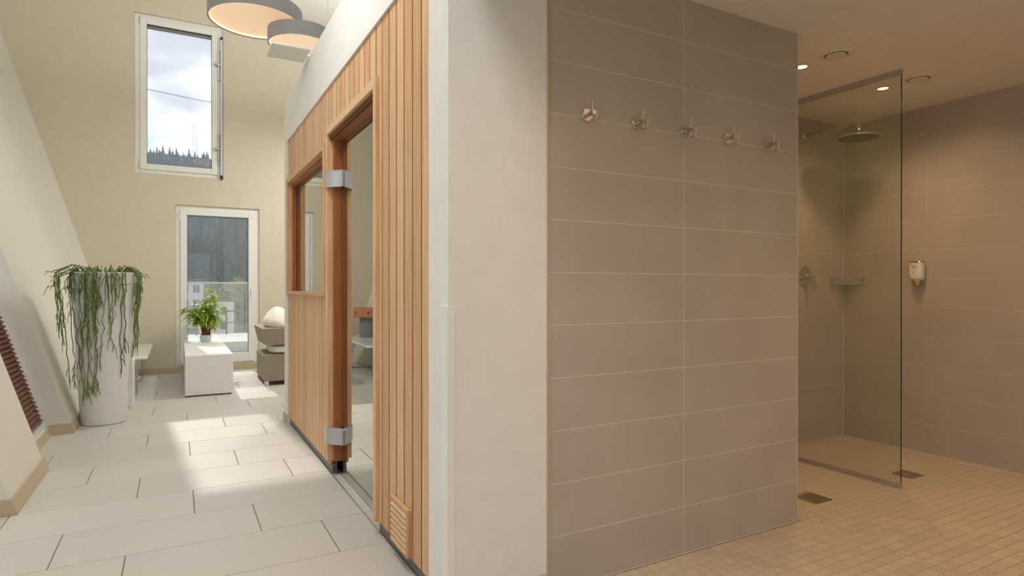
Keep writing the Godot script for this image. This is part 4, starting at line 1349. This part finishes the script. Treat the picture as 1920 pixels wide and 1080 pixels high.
func outdoors() -> void:
	# hillside as a height field
	var o := thing("hillside", "wooded hillside rising across the valley behind the windows", "hill", Vector3.ZERO, "", "structure")
	var st := new_st()
	st.set_smooth_group(1)
	var nx := 44
	var nz := 40
	for i in nx:
		for k in nz:
			var xa := lerpf(-420, 420, float(i) / nx)
			var xb := lerpf(-420, 420, float(i + 1) / nx)
			var za := lerpf(-120, -760, float(k) / nz)
			var zb := lerpf(-120, -760, float(k + 1) / nz)
			quad(st, Vector3(xa, hill_y(xa, za), za), Vector3(xb, hill_y(xb, za), za), Vector3(xb, hill_y(xb, zb), zb), Vector3(xa, hill_y(xa, zb), zb), Vector3.UP)
	part(o, "slope", done(st), M.hill)
	var g := thing("ground", "pale meadow and streets on the valley floor", "ground", Vector3.ZERO, "", "structure")
	box_part(g, "meadow", Vector3(-420, -7.3, -160), Vector3(420, -7.02, 120), M.meadow)

	# conifers: those behind the two windows one by one, the others as one forest
	rng.seed = 31
	var kinds := [conifer_mesh(1), conifer_mesh(2), conifer_mesh(3), conifer_mesh(4)]
	var size_of := func(p: Vector3) -> float: return rng.randf_range(9.0, 15.0) if p.z > -434.0 else rng.randf_range(3.6, 7.6)
	var far := []
	var seen_ := []
	for row in 48:
		var z := -180.0 - row * 6.1
		var x := -170.0 + rng.randf() * 7.0
		while x < 95.0:
			var p := Vector3(x + rng.randf_range(-0.4, 0.4), 0, z + rng.randf_range(-0.5, 0.5))
			p.y = hill_y(p.x, p.z) - 0.4
			x += rng.randf_range(6.6, 7.4) if row < 42 else rng.randf_range(3.5, 4.0)
			# keep what the camera sees through the panes
			var s := p.x / -p.z
			var inside := (s > 0.008 and s < 0.098) or (row > 42 and s > -0.042 and s < 0.05)
			if inside: seen_.append(p)
			else: far.append(p)
	seen_.sort_custom(func(a, b): return a.z > b.z)
	for i in seen_.size():
		if i >= 290:
			far.append(seen_[i])
			continue
		var c := part(self, "conifer", kinds[rng.randi() % 4], M.conifers[rng.randi() % 3], seen_[i], Basis(Vector3.UP, rng.randf() * TAU).scaled(Vector3.ONE * size_of.call(seen_[i])))
		meta(c, "dark conifer on the wooded hillside across the valley", "tree", "conifers on the hillside")
	var mm := MultiMesh.new()
	mm.transform_format = MultiMesh.TRANSFORM_3D
	mm.mesh = kinds[0]
	mm.instance_count = far.size()
	for i in far.size():
		mm.set_instance_transform(i, Transform3D(Basis(Vector3.UP, rng.randf() * TAU).scaled(Vector3.ONE * size_of.call(far[i])), far[i]))
	var forest := MultiMeshInstance3D.new()
	forest.name = "forest"
	forest.multimesh = mm
	forest.material_override = M.conifers[1]
	add_child(forest)
	meta(forest, "the rest of the conifer forest covering the hillside", "forest", "", "stuff")
	# pale leafy trees at the foot of the hill
	var labels := ["pale leafy tree at the foot of the hill behind the plant on the table", "pale leafy tree at the foot of the hill, right in the terrace door", "pale leafy tree low on the hill beside the white house"]
	for i in 3:
		var px: float = [392.0, 446.0, 362.0][i]
		var d: float = [168.0, 160.0, 152.0][i]
		var sl: float = ((px - 960.0) * 0.8755 + 549.5) / (-(px - 960.0) * 0.4833 + 995.4)
		var h: float = [9.0, 10.0, 8.0][i]
		var tr := thing("leafy_tree", labels[i], "tree", Vector3(sl * d, hill_y(sl * d, -d) - 0.2, -d), "pale leafy trees")
		part(tr, "crown", crown_mesh(20 + i), M.pale_tree, Vector3.ZERO, Basis.from_scale(Vector3(h, h, h)))
		part(tr, "trunk", tube([Vector3(0, 0, 0), Vector3(0, h * 0.4, 0)], h * 0.03, h * 0.02, 8), M.bark)
	# house
	var hs := thing("white_house", "long white house with rows of windows at the foot of the hill", "house", Vector3(-1.0, -7.0, -140.0))
	part(hs, "walls", boxes([[Vector3(-9, 0, -5), Vector3(5.6, 9.2, 5)]], 0.0), M.house)
	box_part(hs, "roof", Vector3(-9.6, 9.2, -5.6), Vector3(6.2, 9.7, 5.6), M.roof)
	for r in 3:
		for k in 7:
			var wn := box_part(hs, "house_window", Vector3(-8.2 + 2.0 * k, 1.2 + 2.9 * r, 5.0), Vector3(-7.1 + 2.0 * k, 2.7 + 2.9 * r, 5.05), M.house_window)
			box_part(wn, "window_bar", Vector3(-0.05, -0.75, 0.0), Vector3(0.05, 0.75, 0.06), M.frame_white)
	var hs2 := thing("small_house", "small pale house with a grey roof on the valley floor", "house", Vector3(6.0, -7.0, -118.0))
	part(hs2, "walls", boxes([[Vector3(-2.6, 0, -3), Vector3(2.6, 5.6, 3)]], 0.0), M.house)
	var rf := new_st()
	for s in [-1.0, 1.0]:
		quad(rf, Vector3(s * 3.0, 5.4, -3.3), Vector3(0, 7.4, -3.3), Vector3(0, 7.4, 3.3), Vector3(s * 3.0, 5.4, 3.3), Vector3(s, 1, 0))
		tri(rf, Vector3(-2.6, 5.6, s * 3.0), Vector3(2.6, 5.6, s * 3.0), Vector3(0, 7.3, s * 3.0), Vector3(0, 0, s))
	part(hs2, "roof", done(rf), M.roof)
	for k in 2:
		for r in 2:
			box_part(hs2, "house_window", Vector3(-1.7 + 2.2 * k, 0.9 + 2.5 * r, 3.0), Vector3(-0.7 + 2.2 * k, 2.2 + 2.5 * r, 3.05), M.house_window)
	# terrace and glass balustrade just outside
	var tr2 := thing("terrace", "pale stone terrace slab outside the glazed door", "terrace", Vector3.ZERO, "", "structure")
	box_part(tr2, "slab", Vector3(-3.0, -0.25, -11.3), Vector3(5.0, -0.06, -9.44), M.paving)
	var bal := thing("glass_balustrade", "clear glass balustrade at the edge of the terrace", "balustrade", Vector3(0, -0.06, -11.15))
	for k in 4:
		box_part(bal, "glass_panel", Vector3(-3.0 + 2.0 * k + 0.01, 0.04, -0.006), Vector3(-1.0 + 2.0 * k - 0.01, 1.27, 0.006), M.glass)
	box_part(bal, "handrail", Vector3(-3.0, 1.265, -0.018), Vector3(5.0, 1.29, 0.018), M.alu, 0.004)
	box_part(bal, "shoe_rail", Vector3(-3.0, 0.0, -0.03), Vector3(5.0, 0.06, 0.03), M.alu)
	# flat roof of the lower wing with a metal railing
	var sr := thing("side_roof", "pale flat roof added unseen below the leaning windows to bounce daylight in", "roof", Vector3.ZERO, "", "structure")  # added slab that reflects daylight up through the leaning windows
	box_part(sr, "slab", Vector3(-16.0, -6.9, -13.9), Vector3(-1.2, -0.45, 8.0), M.paving)
	var fl := thing("flat_roof", "bright white flat roof of the lower wing beyond the terrace", "roof", Vector3.ZERO, "", "structure")
	box_part(fl, "slab", Vector3(-4.0, -6.9, -18.2), Vector3(7.0, -0.12, -14.0), M.paving)
	box_part(fl, "edge", Vector3(-4.0, -0.12, -14.25), Vector3(7.0, 0.0, -14.0), M.house)
	var rl := thing("roof_railing", "dark metal railing along the far edge of the white flat roof", "railing", Vector3(0, -0.12, -18.0))
	box_part(rl, "top_rail", Vector3(-4.0, 0.60, -0.02), Vector3(7.0, 0.64, 0.02), M.dark_metal)
	box_part(rl, "middle_rail", Vector3(-4.0, 0.30, -0.012), Vector3(7.0, 0.324, 0.012), M.dark_metal)
	for k in 16:
		box_part(rl, "post", Vector3(-3.9 + 0.72 * k, 0.0, -0.02), Vector3(-3.86 + 0.72 * k, 0.62, 0.02), M.dark_metal)
	# cable and pylon
	var cb := part(self, "overhead_cable", tube([Vector3(-30, 24.6, -70), Vector3(-10, 21.4, -70), Vector3(2, 20.3, -70), Vector3(14, 19.9, -70), Vector3(40, 21.5, -70)], 0.035, -1.0, 6), M.dark_metal)
	meta(cb, "thin overhead cable crossing the sky in the upper window", "cable")
	var py := thing("pylon", "lattice power pylon standing on the ridge", "pylon", Vector3(11.0, hill_y(11.0, -486.0), -486.0))
	var h := 24.0
	for sx in [-1.0, 1.0]:
		for sz in [-1.0, 1.0]:
			part(py, "leg", tube([Vector3(sx * 1.7, 0, sz * 1.7), Vector3(sx * 0.3, h, sz * 0.3)], 0.16, 0.1, 5), M.alu)
	for y in [14.0, 18.0, 22.0]:
		part(py, "cross_arm", tube([Vector3(-3.4, y, 0), Vector3(3.4, y, 0)], 0.14, -1.0, 5), M.alu)
	for k in 6:
		var ya := h * k / 6.0
		var yb := h * (k + 1) / 6.0
		var wa := lerpf(1.7, 0.3, k / 6.0)
		var wb := lerpf(1.7, 0.3, (k + 1) / 6.0)
		part(py, "brace", tube([Vector3(-wa, ya, wa), Vector3(wb, yb, wb)], 0.08, -1.0, 4), M.alu)
		part(py, "brace", tube([Vector3(wa, ya, wa), Vector3(-wb, yb, wb)], 0.08, -1.0, 4), M.alu)
	# morning haze in the valley
	var fog := FogVolume.new()
	fog.name = "valley_haze"
	fog.size = Vector3(600, 130, 374)
	fog.shape = RenderingServer.FOG_VOLUME_SHAPE_BOX
	var fm := FogMaterial.new()
	fm.density = 0.0008
	fm.albedo = Color(0.82, 0.9, 1.0)
	fog.material = fm
	add_child(fog)
	fog.position = Vector3(0, 40, -288)
	meta(fog, "thin blue haze lying in the valley", "haze", "", "stuff")

func _ready() -> void:
	rng.seed = 4
	make_materials()
	camera_and_sky()
	floor_planks()
	far_wall()
	left_wall()
	cabin_walls()
	shower_walls()
	sauna_front()
	ceiling_fittings()
	pendant("large round white pendant lamp hanging over the corridor", Vector3(0.615, 3.5, -5.82), 0.39, 7.0, 0.0, [0.5, 2.6, 4.7])
	pendant("smaller round pendant lamp behind the top of the sauna wall", Vector3(0.97, 3.3, -5.655), 0.279, 0.0, 0.0, [0.49, 2.02, 5.16])
	pendant("round pendant lamp added out of view above the camera to brighten the corridor", Vector3(0.2, 3.5, -0.6), 0.39, 3.8, 2.1, [0.5, 2.6, 4.7])  # added lamp, never in view, lifts the near corridor
	pendant("round pendant lamp added out of view between the sauna door and the camera to brighten the corridor", Vector3(0.1, 3.5, -3.0), 0.305, 3.8, 2.3, [0.5, 2.6, 4.7])  # unseen extra lamp that lights the floor by the sauna door
	pendant("round pendant lamp added over the relaxing corner to brighten it, hidden by the sauna wall", Vector3(2.2, 3.5, -7.6), 0.39, 2.0, 6.0, [0.5, 2.6, 4.7])  # added behind the sauna wall to light the far end
	blind()
	hooks()
	shower()
	furniture()
	planter()
	table_plant()
	outdoors()
